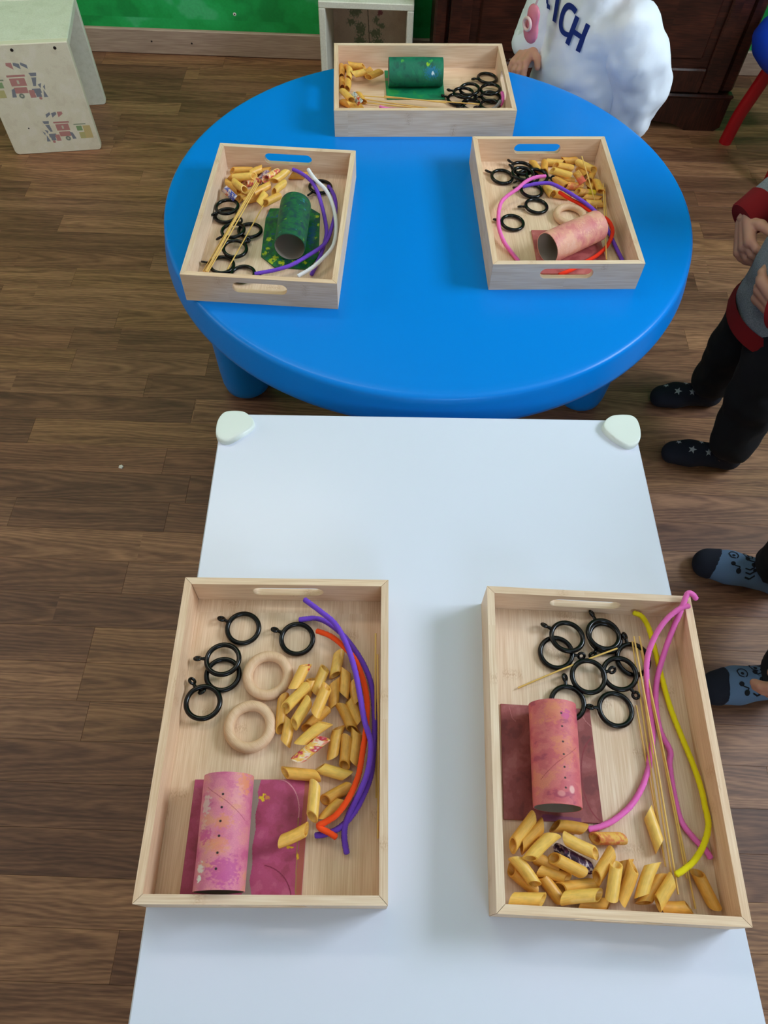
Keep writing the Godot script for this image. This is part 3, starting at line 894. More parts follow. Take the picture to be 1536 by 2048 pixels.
	M.hole = mat("dark screw head", Color(0.12, 0.10, 0.09), 0.5)
	M.red = mat("red lacquered wood", Color(0.66, 0.045, 0.09), 0.4)
	M.seat_blue = mat("royal blue plastic", Color(0.02, 0.24, 0.75), 0.4)
	M.skin = mat("skin", Color(0.83, 0.60, 0.50), 0.55)
	M.skin.subsurf_scatter_enabled = true
	M.skin.subsurf_scatter_strength = 0.2
	M.fleece = mat("pale blue grey fleece", Color(0.915, 0.93, 0.96), 0.9)
	M.jersey = mat("grey marl jersey", Color.WHITE, 0.95, paint(61, [Color(0.42, 0.44, 0.46), Color(0.52, 0.54, 0.56), Color(0.60, 0.61, 0.63)], 128, 128, 0.16))
	M.jersey.uv1_triplanar = true
	M.jersey.uv1_scale = Vector3.ONE * 14.0
	M.rib_red = mat("red ribbed cotton", Color(0.52, 0.02, 0.055), 0.95)
	M.navy = mat("black navy cotton", Color(0.055, 0.058, 0.085), 0.95)
	M.sock_navy = mat("dark navy knit", Color(0.085, 0.095, 0.15), 0.95)
	M.sock_blue = mat("slate blue knit", Color(0.37, 0.465, 0.585), 0.95)
	M.print_pale = mat("pale grey print", Color(0.70, 0.70, 0.72), 0.9)
	M.print_dark = mat("dark navy print", Color(0.04, 0.05, 0.10), 0.9)
	M.print_navy = mat("navy lettering", Color(0.08, 0.17, 0.45), 0.85)
	M.hair = mat("brown hair", Color(0.24, 0.15, 0.09), 0.6)
	M.eye = mat("eye white", Color(0.93, 0.92, 0.90), 0.2)
	M.iris = mat("brown iris", Color(0.16, 0.09, 0.05), 0.15)
	M.lip = mat("lip", Color(0.72, 0.38, 0.35), 0.5)
	M.dummy_pink = mat("pink soft plastic", Color(0.90, 0.52, 0.60), 0.35)
	M.dummy_pale = mat("pale pink plastic", Color(0.92, 0.78, 0.76), 0.35)
	M.frame_white = mat("white window frame", Color(0.86, 0.86, 0.85), 0.4)
	M.lamp_glow = mat("lamp diffuser", Color(0.95, 0.93, 0.88), 0.5)
	M.lamp_glow.emission_enabled = true
	M.lamp_glow.emission = Color(1.0, 0.955, 0.88)
	M.lamp_glow.emission_energy_multiplier = 1.5
	M.glass = mat("window glass", Color(1, 1, 1, 0.06), 0.02)
	M.glass.transparency = BaseMaterial3D.TRANSPARENCY_ALPHA
	M.scrap = mat("white paper", Color(0.92, 0.90, 0.86), 0.8)


func make_paint(rag: FastNoiseLite) -> void:
	var mag := Color(0.72, 0.20, 0.44)
	var pink := Color(0.84, 0.40, 0.50)
	var peach := Color(0.87, 0.52, 0.42)
	var tube_im := {
		"A": paint(201, [Color(0.78, 0.36, 0.51), Color(0.82, 0.43, 0.54), Color(0.845, 0.48, 0.56), Color(0.86, 0.52, 0.54), Color(0.87, 0.56, 0.48)], 256, 256, 0.014),
		"B": paint(203, [Color(0.68, 0.28, 0.36), Color(0.79, 0.37, 0.40), Color(0.825, 0.43, 0.43), Color(0.85, 0.49, 0.41)], 256, 256, 0.014),
		"C": paint(205, [Color(0.02, 0.34, 0.27), Color(0.03, 0.42, 0.31), Color(0.05, 0.48, 0.33)], 256, 256, 0.014),
		"D": paint(207, [Color(0.04, 0.22, 0.26), Color(0.03, 0.30, 0.22), Color(0.07, 0.38, 0.20), Color(0.05, 0.30, 0.26)], 256, 256, 0.03),
		"E": paint(209, [Color(0.84, 0.50, 0.48), Color(0.88, 0.58, 0.52), Color(0.905, 0.65, 0.54), Color(0.92, 0.70, 0.60)], 256, 256, 0.014)}
	var a: Image = tube_im.A          # u runs from the far to the near end, v = 0.5 is the top
	spot(a, Vector2(0.28, 0.615), Vector2(0.09, 0.035), Color(0.84, 0.72, 0.68), rag, 0.8)
	spot(a, Vector2(0.48, 0.62), Vector2(0.07, 0.03), Color(0.86, 0.66, 0.58), rag, 0.8)
	spot(a, Vector2(0.82, 0.61), Vector2(0.05, 0.03), Color(0.88, 0.82, 0.78), rag, 0.9)
	spot(a, Vector2(0.905, 0.615), Vector2(0.03, 0.02), Color(0.92, 0.88, 0.84), rag)
	spot(a, Vector2(0.85, 0.45), Vector2(0.11, 0.10), Color(0.74, 0.27, 0.54), rag, 0.7)
	spot(a, Vector2(0.55, 0.60), Vector2(0.06, 0.05), Color(0.78, 0.25, 0.52), rag, 0.7)
	spot(a, Vector2(0.44, 0.48), Vector2(0.06, 0.05), Color(0.88, 0.54, 0.34), rag, 0.55)
	spot(a, Vector2(0.62, 0.50), Vector2(0.08, 0.05), Color(0.88, 0.53, 0.36), rag, 0.55)
	spot(a, Vector2(0.10, 0.36), Vector2(0.10, 0.05), Color(0.91, 0.56, 0.34), rag, 0.7)
	spot(a, Vector2(0.20, 0.40), Vector2(0.09, 0.05), Color(0.90, 0.60, 0.58), rag, 0.6)
	line_on(a, [Vector2(0.13, 0.62), Vector2(0.26, 0.48), Vector2(0.42, 0.33)], 0.006, Color(0.66, 0.28, 0.34))
	for u: float in [0.20, 0.315, 0.435, 0.56, 0.70, 0.83]:
		spot(a, Vector2(u, 0.5), Vector2(0.011, 0.008), Color(0.10, 0.06, 0.08))
	var b: Image = tube_im.B
	spot(b, Vector2(0.12, 0.52), Vector2(0.12, 0.08), Color(0.87, 0.54, 0.36), rag, 0.5)
	spot(b, Vector2(0.15, 0.44), Vector2(0.05, 0.04), Color(0.78, 0.28, 0.52), rag, 0.8)
	spot(b, Vector2(0.50, 0.46), Vector2(0.16, 0.07), Color(0.87, 0.53, 0.35), rag, 0.5)
	spot(b, Vector2(0.86, 0.43), Vector2(0.04, 0.022), Color(0.90, 0.66, 0.63))
	spot(b, Vector2(0.905, 0.505), Vector2(0.03, 0.028), Color(0.88, 0.57, 0.55), null, 0.8)
	line_on(b, [Vector2(0.45, 0.36), Vector2(0.62, 0.52), Vector2(0.78, 0.64)], 0.006, Color(0.64, 0.24, 0.26))
	for u: float in [0.14, 0.27, 0.42, 0.54, 0.66, 0.76, 0.85]:
		spot(b, Vector2(u, 0.475), Vector2(0.010, 0.007), Color(0.14, 0.06, 0.06))
	var c: Image = tube_im.C
	spot(c, Vector2(0.71, 0.585), Vector2(0.035, 0.03), Color(0.55, 0.72, 0.10), rag)
	spot(c, Vector2(0.77, 0.535), Vector2(0.04, 0.02), Color(0.25, 0.62, 0.25), rag)
	spot(c, Vector2(0.78, 0.68), Vector2(0.13, 0.07), Color(0.05, 0.45, 0.62), rag, 0.8)
	spot(c, Vector2(0.80, 0.685), Vector2(0.03, 0.02), Color(0.80, 0.88, 0.90), rag)
	spot(c, Vector2(0.24, 0.54), Vector2(0.03, 0.02), Color(0.30, 0.62, 0.25), rag)
	line_on(c, [Vector2(0.42, 0.62), Vector2(0.55, 0.76)], 0.005, Color(0.02, 0.30, 0.25))
	var d: Image = tube_im.D
	for i in 60:
		spot(d, Vector2(rng.randf(), rng.randf()), Vector2(0.012, 0.012) * rng.randf_range(0.4, 1.4), Color(0.50, 0.62, 0.10) if i % 3 else Color(0.15, 0.45, 0.60), rag, 0.8)
	var e: Image = tube_im.E
	spot(e, Vector2(0.35, 0.42), Vector2(0.22, 0.07), Color(0.81, 0.43, 0.45), rag, 0.5)
	spot(e, Vector2(0.6, 0.62), Vector2(0.2, 0.07), Color(0.82, 0.46, 0.48), rag, 0.5)
	var card_im := {
		"A": paint(211, [Color(0.60, 0.22, 0.32), Color(0.66, 0.25, 0.38), Color(0.70, 0.28, 0.43), Color(0.74, 0.34, 0.47)], 256, 256, 0.012),
		"B": paint(213, [Color(0.46, 0.19, 0.19), Color(0.53, 0.24, 0.23), Color(0.59, 0.30, 0.29), Color(0.64, 0.36, 0.35)], 192, 192, 0.012),
		"C": paint(215, [Color(0.03, 0.42, 0.28), Color(0.05, 0.50, 0.32), Color(0.16, 0.56, 0.28)], 192, 192, 0.012),
		"D": paint(217, [Color(0.03, 0.24, 0.26), Color(0.04, 0.32, 0.19), Color(0.08, 0.42, 0.16), Color(0.05, 0.30, 0.40)], 192, 192, 0.03),
		"E": paint(219, [Color(0.62, 0.28, 0.28), Color(0.72, 0.37, 0.36), Color(0.76, 0.44, 0.42)], 192, 192, 0.012)}
	var ca: Image = card_im.A
	poly_on(ca, [Vector2(0.50, 0), Vector2(0.575, 0), Vector2(0.555, 0.12), Vector2(0.57, 0.2), Vector2(0.552, 0.32), Vector2(0.566, 0.45), Vector2(0.55, 0.6), Vector2(0.565, 0.75), Vector2(0.552, 0.88), Vector2(0.58, 1.0), Vector2(0.50, 1.0)], Color(0.60, 0.53, 0.47))
	poly_on(ca, [Vector2(0.96, 0), Vector2(1, 0), Vector2(1, 1), Vector2(0.93, 1), Vector2(0.94, 0.6)], Color(0.66, 0.33, 0.27))
	line_on(ca, arc(Vector2(0.72, 0.30), Vector2(0.20, 0.30), -1.5, 0.2), 0.008, Color(0.84, 0.56, 0.60))
	line_on(ca, [Vector2(0.915, 0.35), Vector2(0.92, 0.6), Vector2(0.93, 0.98)], 0.012, Color(0.62, 0.42, 0.26))
	line_on(ca, arc(Vector2(0.62, 1.05), Vector2(0.28, 0.30), -1.4, -0.1), 0.008, Color(0.50, 0.12, 0.24))
	spot(ca, Vector2(0.60, 0.17), Vector2(0.025, 0.03), Color(0.88, 0.76, 0.10), rag)
	spot(ca, Vector2(0.635, 0.17), Vector2(0.03, 0.02), Color(0.80, 0.50, 0.25), rag)
	spot(ca, Vector2(0.86, 0.60), Vector2(0.03, 0.012), Color(0.88, 0.72, 0.10), rag)
	spot(ca, Vector2(0.93, 0.68), Vector2(0.01, 0.025), Color(0.86, 0.66, 0.08), rag)
	var cb: Image = card_im.B
	line_on(cb, arc(Vector2(1.02, 0.62), Vector2(0.2, 0.36), 1.7, 4.5), 0.012, Color(0.52, 0.16, 0.19))
	line_on(cb, [Vector2(0.10, 0.02), Vector2(0.13, 0.13), Vector2(0.17, 0.16)], 0.008, Color(0.74, 0.44, 0.44))
	line_on(cb, [Vector2(0.86, 0.02), Vector2(0.92, 0.12), Vector2(0.99, 0.18)], 0.01, Color(0.78, 0.52, 0.50))
	poly_on(cb, [Vector2(0.40, 0.94), Vector2(0.78, 0.96), Vector2(0.78, 1), Vector2(0.36, 1)], Color(0.50, 0.22, 0.36))
	var cc: Image = card_im.C
	poly_on(cc, [Vector2(0.62, 0), Vector2(0.72, 0), Vector2(0.72, 1), Vector2(0.62, 1)], Color(0.50, 0.42, 0.35))
	var cd: Image = card_im.D
	for p: Vector2 in [Vector2(0.14, 0.57), Vector2(0.15, 0.72), Vector2(0.30, 0.86), Vector2(0.42, 0.93), Vector2(0.62, 0.92), Vector2(0.12, 0.80), Vector2(0.86, 0.14), Vector2(0.92, 0.28), Vector2(0.8, 0.9), Vector2(0.9, 0.75), Vector2(0.88, 0.5), Vector2(0.24, 0.92)]:
		spot(cd, p, Vector2(0.05, 0.035) * rng.randf_range(0.6, 1.1), Color(0.78, 0.78, 0.08), rag, 0.85)
	spot(cd, Vector2(0.84, 0.45), Vector2(0.06, 0.2), Color(0.08, 0.30, 0.50), rag, 0.8)
	M.tube = {}
	M.card = {}
	for k: String in tube_im:
		M.tube[k] = mat("painted paper roll", Color.WHITE, 0.6, tube_im[k])
		M.card[k] = mat("painted card", Color.WHITE, 0.55, card_im[k])


func train(im: Image, o: Vector2, s: float, flip: float) -> void:
	var navy := Color(0.53, 0.54, 0.57)
	var red := Color(0.77, 0.54, 0.51)
	var f := func(x: float, y: float) -> Vector2: return o + Vector2(x * flip, y) * s
	var r := func(x: float, y: float, w: float, h: float, c: Color) -> void: poly_on(im, [f.call(x, y), f.call(x + w, y), f.call(x + w, y + h), f.call(x, y + h)], c)
	for i in 3:
		poly_on(im, [f.call(0.2 + i * 0.13, -0.34 + i * -0.02), f.call(0.3 + i * 0.13, -0.38), f.call(0.31 + i * 0.13, -0.34), f.call(0.2 + i * 0.13, -0.28)], [navy, navy, red][i])
	poly_on(im, [f.call(0.08, -0.22), f.call(0.22, -0.22), f.call(0.20, -0.17), f.call(0.10, -0.17)], navy)
	poly_on(im, [f.call(0.11, -0.15), f.call(0.20, -0.15), f.call(0.22, -0.02), f.call(0.17, -0.02)], navy)
	poly_on(im, [f.call(0.02, 0.16), f.call(0.10, 0.16), f.call(0.06, 0.04)], navy)
	poly_on(im, [f.call(0.0, -0.04), f.call(0.05, 0.0), f.call(0.03, 0.05)], navy)
	poly_on(im, [f.call(0.06, -0.06), f.call(0.13, -0.04), f.call(0.10, 0.02)], navy)
	r.call(0.11, 0.02, 0.16, 0.07, navy)
	r.call(0.13, 0.09, 0.10, 0.06, navy)
	r.call(0.24, 0.04, 0.10, 0.12, red)
	spot(im, f.call(0.17, 0.17), Vector2(0.018, 0.014), red)
	r.call(0.30, -0.20, 0.34, 0.03, red)
	r.call(0.33, -0.15, 0.28, 0.12, red)
	r.call(0.45, -0.12, 0.04, 0.06, Color(0.82, 0.79, 0.70))
	r.call(0.35, -0.01, 0.24, 0.09, red)
	spot(im, f.call(0.50, 0.12), Vector2(0.03, 0.024), Color(0.46, 0.50, 0.46))
	spot(im, f.call(0.50, 0.12), Vector2(0.015, 0.012), Color(0.80, 0.77, 0.69))
	poly_on(im, [f.call(0.58, 0.0), f.call(0.64, 0.02), f.call(0.68, 0.14), f.call(0.60, 0.14)], navy)
	r.call(0.72, -0.14, 0.26, 0.02, Color(0.58, 0.61, 0.50))
	r.call(0.76, -0.10, 0.12, 0.09, Color(0.56, 0.66, 0.47))
	r.call(0.90, -0.10, 0.16, 0.24, Color(0.83, 0.74, 0.51))
	r.call(0.78, 0.02, 0.12, 0.12, Color(0.77, 0.73, 0.50))


func train_picture() -> Image:
	var im := paint(43, [Color(0.90, 0.855, 0.75), Color(0.925, 0.885, 0.78), Color(0.94, 0.90, 0.81)], 384, 448, 0.01)
	train(im, Vector2(0.62, 0.37), 0.58, -1.0)
	train(im, Vector2(0.40, 0.80), 0.52, 1.0)
	return im


func rose_picture(rag: FastNoiseLite) -> Image:
	var im := paint(47, [Color(0.84, 0.74, 0.64), Color(0.87, 0.77, 0.67), Color(0.89, 0.80, 0.70)], 256, 256, 0.012)
	var green := Color(0.46, 0.51, 0.38)
	for p: Array in [[0.30, 0.42, 0.08, 0.06], [0.25, 0.53, 0.06, 0.035], [0.37, 0.60, 0.07, 0.07], [0.58, 0.50, 0.04, 0.04], [0.66, 0.56, 0.05, 0.03], [0.58, 0.64, 0.08, 0.05], [0.36, 0.72, 0.07, 0.05], [0.62, 0.74, 0.08, 0.05], [0.50, 0.80, 0.06, 0.06]]:
		spot(im, Vector2(p[0], p[1]), Vector2(p[2], p[3]), green, rag, 0.85)
	for p: Vector2 in [Vector2(0.64, 0.42), Vector2(0.62, 0.28), Vector2(0.45, 0.24), Vector2(0.40, 0.84)]:
		spot(im, p, Vector2(0.035, 0.04), Color(0.56, 0.28, 0.30), rag, 0.85)
	line_on(im, [Vector2(0.46, 0.30), Vector2(0.48, 0.55), Vector2(0.50, 0.9)], 0.012, Color(0.50, 0.44, 0.36))
	return im


# ---------------------------------------------------------------- the scene
func _ready() -> void:
	rng.seed = 20240
	# camera
	var cam := Camera3D.new()
	cam.name = "camera"
	add_child(cam)
	var pitch := 1.0221
	var roll := 0.0373
	var right0 := Vector3.RIGHT
	var down0 := Vector3(0, -cos(pitch), sin(pitch))
	var right := right0 * cos(roll) - down0 * sin(roll)
	var down := right0 * sin(roll) + down0 * cos(roll)
	cam.transform = Transform3D(Basis(right, -down, right.cross(-down)), Vector3(0, 1.2279, 0))
	cam.fov = 70.177
	cam.near = 0.05
	cam.current = true
	# daylight: a bright overcast sky that enters by two windows
	var env := Environment.new()
	var sky := Sky.new()
	var air := ProceduralSkyMaterial.new()
	air.sky_top_color = Color(0.72, 0.80, 0.90)
	air.sky_horizon_color = Color(0.86, 0.90, 0.94)
	air.ground_horizon_color = Color(0.62, 0.62, 0.60)
	air.ground_bottom_color = Color(0.40, 0.40, 0.38)
	air.energy_multiplier = 3.0
	sky.sky_material = air
	env.background_mode = Environment.BG_SKY
	env.sky = sky
	env.ambient_light_source = Environment.AMBIENT_SOURCE_DISABLED
	env.tonemap_mode = Environment.TONE_MAPPER_LINEAR
	env.tonemap_exposure = 0.84
	env.sdfgi_enabled = true
	env.ssao_enabled = true
	env.ssil_enabled = true
	var we := WorldEnvironment.new()
	we.name = "environment"
	we.environment = env
	add_child(we)
	window_light("window_light", Vector3(1.86, 1.78, -0.86), Vector2(0.86, 0.74), Vector3(-1, 0, 0), 5.7, Color(0.88, 0.945, 1.0))
	window_light("window_light_behind", Vector3(0.75, 1.72, 1.86), Vector2(1.0, 1.0), Vector3(0, 0, -1), 1.4, Color(0.80, 0.90, 1.0))
	window_light("window_light_left", Vector3(-2.06, 1.50, -0.75), Vector2(1.2, 1.1), Vector3(1, 0, 0), 0.7, Color(1.0, 0.945, 0.86))
	window_light("ceiling_lamp_light", Vector3(-0.7, TOP - 0.07, -1.7), Vector2(1.1, 0.26), Vector3(0, -1, 0), 1.0, Color(1.0, 0.95, 0.89))
	make_materials()
	room()
	furniture()
	tables()
	trays()
	children()


func window_light(called: String, p: Vector3, size: Vector2, to: Vector3, energy: float, col: Color) -> void:
	var l := AreaLight3D.new()
	l.name = called
	l.area_size = size
	l.area_normalize_energy = true
	l.light_energy = energy
	l.light_color = col
	l.shadow_enabled = true
	l.area_range = 12.0
	l.area_attenuation = 2.0
	add_child(l)
	l.look_at_from_position(p, p + to, Vector3.UP if absf(to.y) < 0.5 else Vector3.FORWARD)


# ---------------------------------------------------------------- room
const X0 := -2.1
const X1 := 1.9
const D0 := -1.9
const D1 := 2.43
const TOP := 2.7


func room() -> void:
	var fl := struct("floor", box_mesh(Vector3(X1 - X0 + 0.4, 0.1, D1 - D0 + 0.4), 0.0, 0, Vector2.ZERO, W((X0 + X1) / 2, (D0 + D1) / 2, -0.0535)), M.subfloor)
	var rest := MB.new()
	var d := 0.4875 - 0.0665 * 36
	while d < D1:
		var x := X0 - rng.randf() * 0.4
		var joint := -0.508 - 0.44 * ceili((-0.508 - X0) / 0.44)
		if d > 0.34 and d < 0.47:
			x = joint
		while x < X1:
			var len := 0.44 if d > 0.34 and d < 0.47 else rng.randf_range(0.30, 0.52)
			var c := W(x + len / 2, d + 0.03325, -0.002)
			var off := Vector2(rng.randf() * 0.9, rng.randi() % 15 * 0.066 + 0.033)
			var size := Vector3(len - 0.0003, 0.004, 0.0665 - 0.0003)
			var pick := rng.randi() % 6
			var edge := 0.62 + 0.32 * d
			var near := d > -0.16 and minf(absf(x), absf(x + len)) < edge and not (x > -0.24 and x + len < 0.36 and d < 0.52)
			if near:
				obj("plank", box_mesh(size, 0.0002, 0, off), M.plank[pick], fl, at(c))
			else:
				box(rest, c, size, 0.0, 0, off)
			x += len
		d += 0.0665
	obj("outlying_planks", rest.mesh(), M.plank[0], fl).set_meta("kind", "stuff")
	struct("ceiling", box_mesh(Vector3(X1 - X0 + 0.4, 0.12, D1 - D0 + 0.4), 0.0, 0, Vector2.ZERO, W((X0 + X1) / 2, (D0 + D1) / 2, TOP + 0.06)), M.ceiling)
	struct("wall_back", box_mesh(Vector3(X1 - X0 + 0.4, TOP, 0.15), 0.0, 0, Vector2.ZERO, W((X0 + X1) / 2, D1 + 0.075, TOP / 2)), M.wall_green)
	var wf := MB.new()
	for r: Array in [[X0 - 0.15, 0.23, 0.0, TOP], [1.27, X1 + 0.15, 0.0, TOP], [0.23, 1.27, 0.0, 1.20], [0.23, 1.27, 2.24, TOP]]:
		box(wf, W((r[0] + r[1]) / 2, D0 - 0.075, (r[2] + r[3]) / 2), Vector3(r[1] - r[0], r[3] - r[2], 0.15), 0.0)
	struct("wall_front", wf.mesh(), M.wall_pale)
	var wr := MB.new()
	opening(wr, X1 + 0.075, 0.41, 1.31, 1.40, 2.16)
	struct("wall_right", wr.mesh(), M.wall_pale)
	var wl := MB.new()
	opening(wl, X0 - 0.075, 0.13, 1.37, 0.93, 2.07)
	var plug := obj("wall_plug", lathe([Vector2(0, 0.001), Vector2(0.0035, 0.001), Vector2(0.005, 0)], 14), M.scrap, get_node("wall_back"), Transform3D(Basis(Vector3.RIGHT, PI / 2), W(-0.51, D1, 0.118)))
	obj("plug_hole", lathe([Vector2(0, 0.0013), Vector2(0.002, 0.0013), Vector2(0.0022, 0.001)], 10), M.hole, plug)
	struct("wall_left", wl.mesh(), M.wall_pale)
	window("window_1", W(X1 + 0.075, 0.86, 1.78), Vector2(0.90, 0.76), PI / 2)
	window("window_2", W(X0 - 0.075, 0.75, 1.50), Vector2(1.24, 1.14), PI / 2)
	window("window_3", W(0.75, D0 - 0.075, 1.72), Vector2(1.04, 1.04), 0.0)
	var lamp := thing("ceiling_lamp", "long white ceiling lamp panel fixed over the back left of the room", "lamp", Vector3(-0.7, TOP, -1.7))
	obj("housing", box_mesh(Vector3(1.16, 0.05, 0.32), 0.006, 0, Vector2.ZERO, Vector3(0, -0.025, 0)), M.frame_white, lamp)
	obj("diffuser", box_mesh(Vector3(1.1, 0.01, 0.26), 0.003, 0, Vector2.ZERO, Vector3(0, -0.054, 0)), M.lamp_glow, lamp)
	var bb := MB.new()
	box(bb, W((X0 + X1) / 2, D1 - 0.0065, 0.036), Vector3(X1 - X0, 0.072, 0.013), 0.003)
	var base := struct("baseboard_back", bb.mesh(), M.skirting)
	var nail := lathe([Vector2(0, 0.0006), Vector2(0.0025, 0.0006), Vector2(0.0028, 0)], 10)
	for p: Vector2 in [Vector2(-0.78, 0.038), Vector2(-0.655, 0.036)]:
		obj("nail_head", nail, M.hole, base, Transform3D(Basis(Vector3.RIGHT, PI / 2), W(p.x, D1 - 0.013, p.y)))
	var sc := MB.new()
	prism(sc, PackedVector2Array([Vector2(-0.004, -0.003), Vector2(0.003, -0.0045), Vector2(0.0055, 0.001), Vector2(0.001, 0.005), Vector2(-0.004, 0.003)]), 0.0, 0.003, 0.001)
	tag(obj("paper_scrap", sc.mesh(), M.scrap, null, at(W(-0.538, 0.834, 0.0))), "tiny white paper scrap lying on the brown floor", "scrap")


# a side wall 0.15 thick, its middle at x, with one opening
func opening(mb: MB, x: float, o0: float, o1: float, h0: float, h1: float) -> void:
	for r: Array in [[D0, o0, 0.0, TOP], [o1, D1, 0.0, TOP], [o0, o1, 0.0, h0], [o0, o1, h1, TOP]]:
		box(mb, W(x, (r[0] + r[1]) / 2, (r[2] + r[3]) / 2), Vector3(0.15, r[3] - r[2], r[1] - r[0]), 0.0)


func window(called: String, p: Vector3, size: Vector2, turn: float) -> void:
	var mb := MB.new()
	var f := 0.045
	box(mb, Vector3(0, size.y / 2 - f / 2, 0), Vector3(size.x, f, 0.05), 0.004)
	box(mb, Vector3(0, -size.y / 2 + f / 2, 0), Vector3(size.x, f, 0.05), 0.004)
	for s: float in [-1.0, 1.0]:
		box(mb, Vector3(s * (size.x / 2 - f / 2), 0, 0), Vector3(f, size.y - 2 * f, 0.05), 0.004, 1)
	var o := struct(called, mb.mesh(), M.frame_white, at(p, turn))
	obj("mullion", box_mesh(Vector3(0.035, size.y - 2 * f, 0.04), 0.004, 1), M.frame_white, o)
	for s: float in [-1.0, 1.0]:
		obj("pane", box_mesh(Vector3(size.x / 2 - f - 0.018, size.y - 2 * f, 0.004), 0.0), M.glass, o, at(Vector3(s * (size.x / 4 - f / 2 + 0.009), 0, 0)))


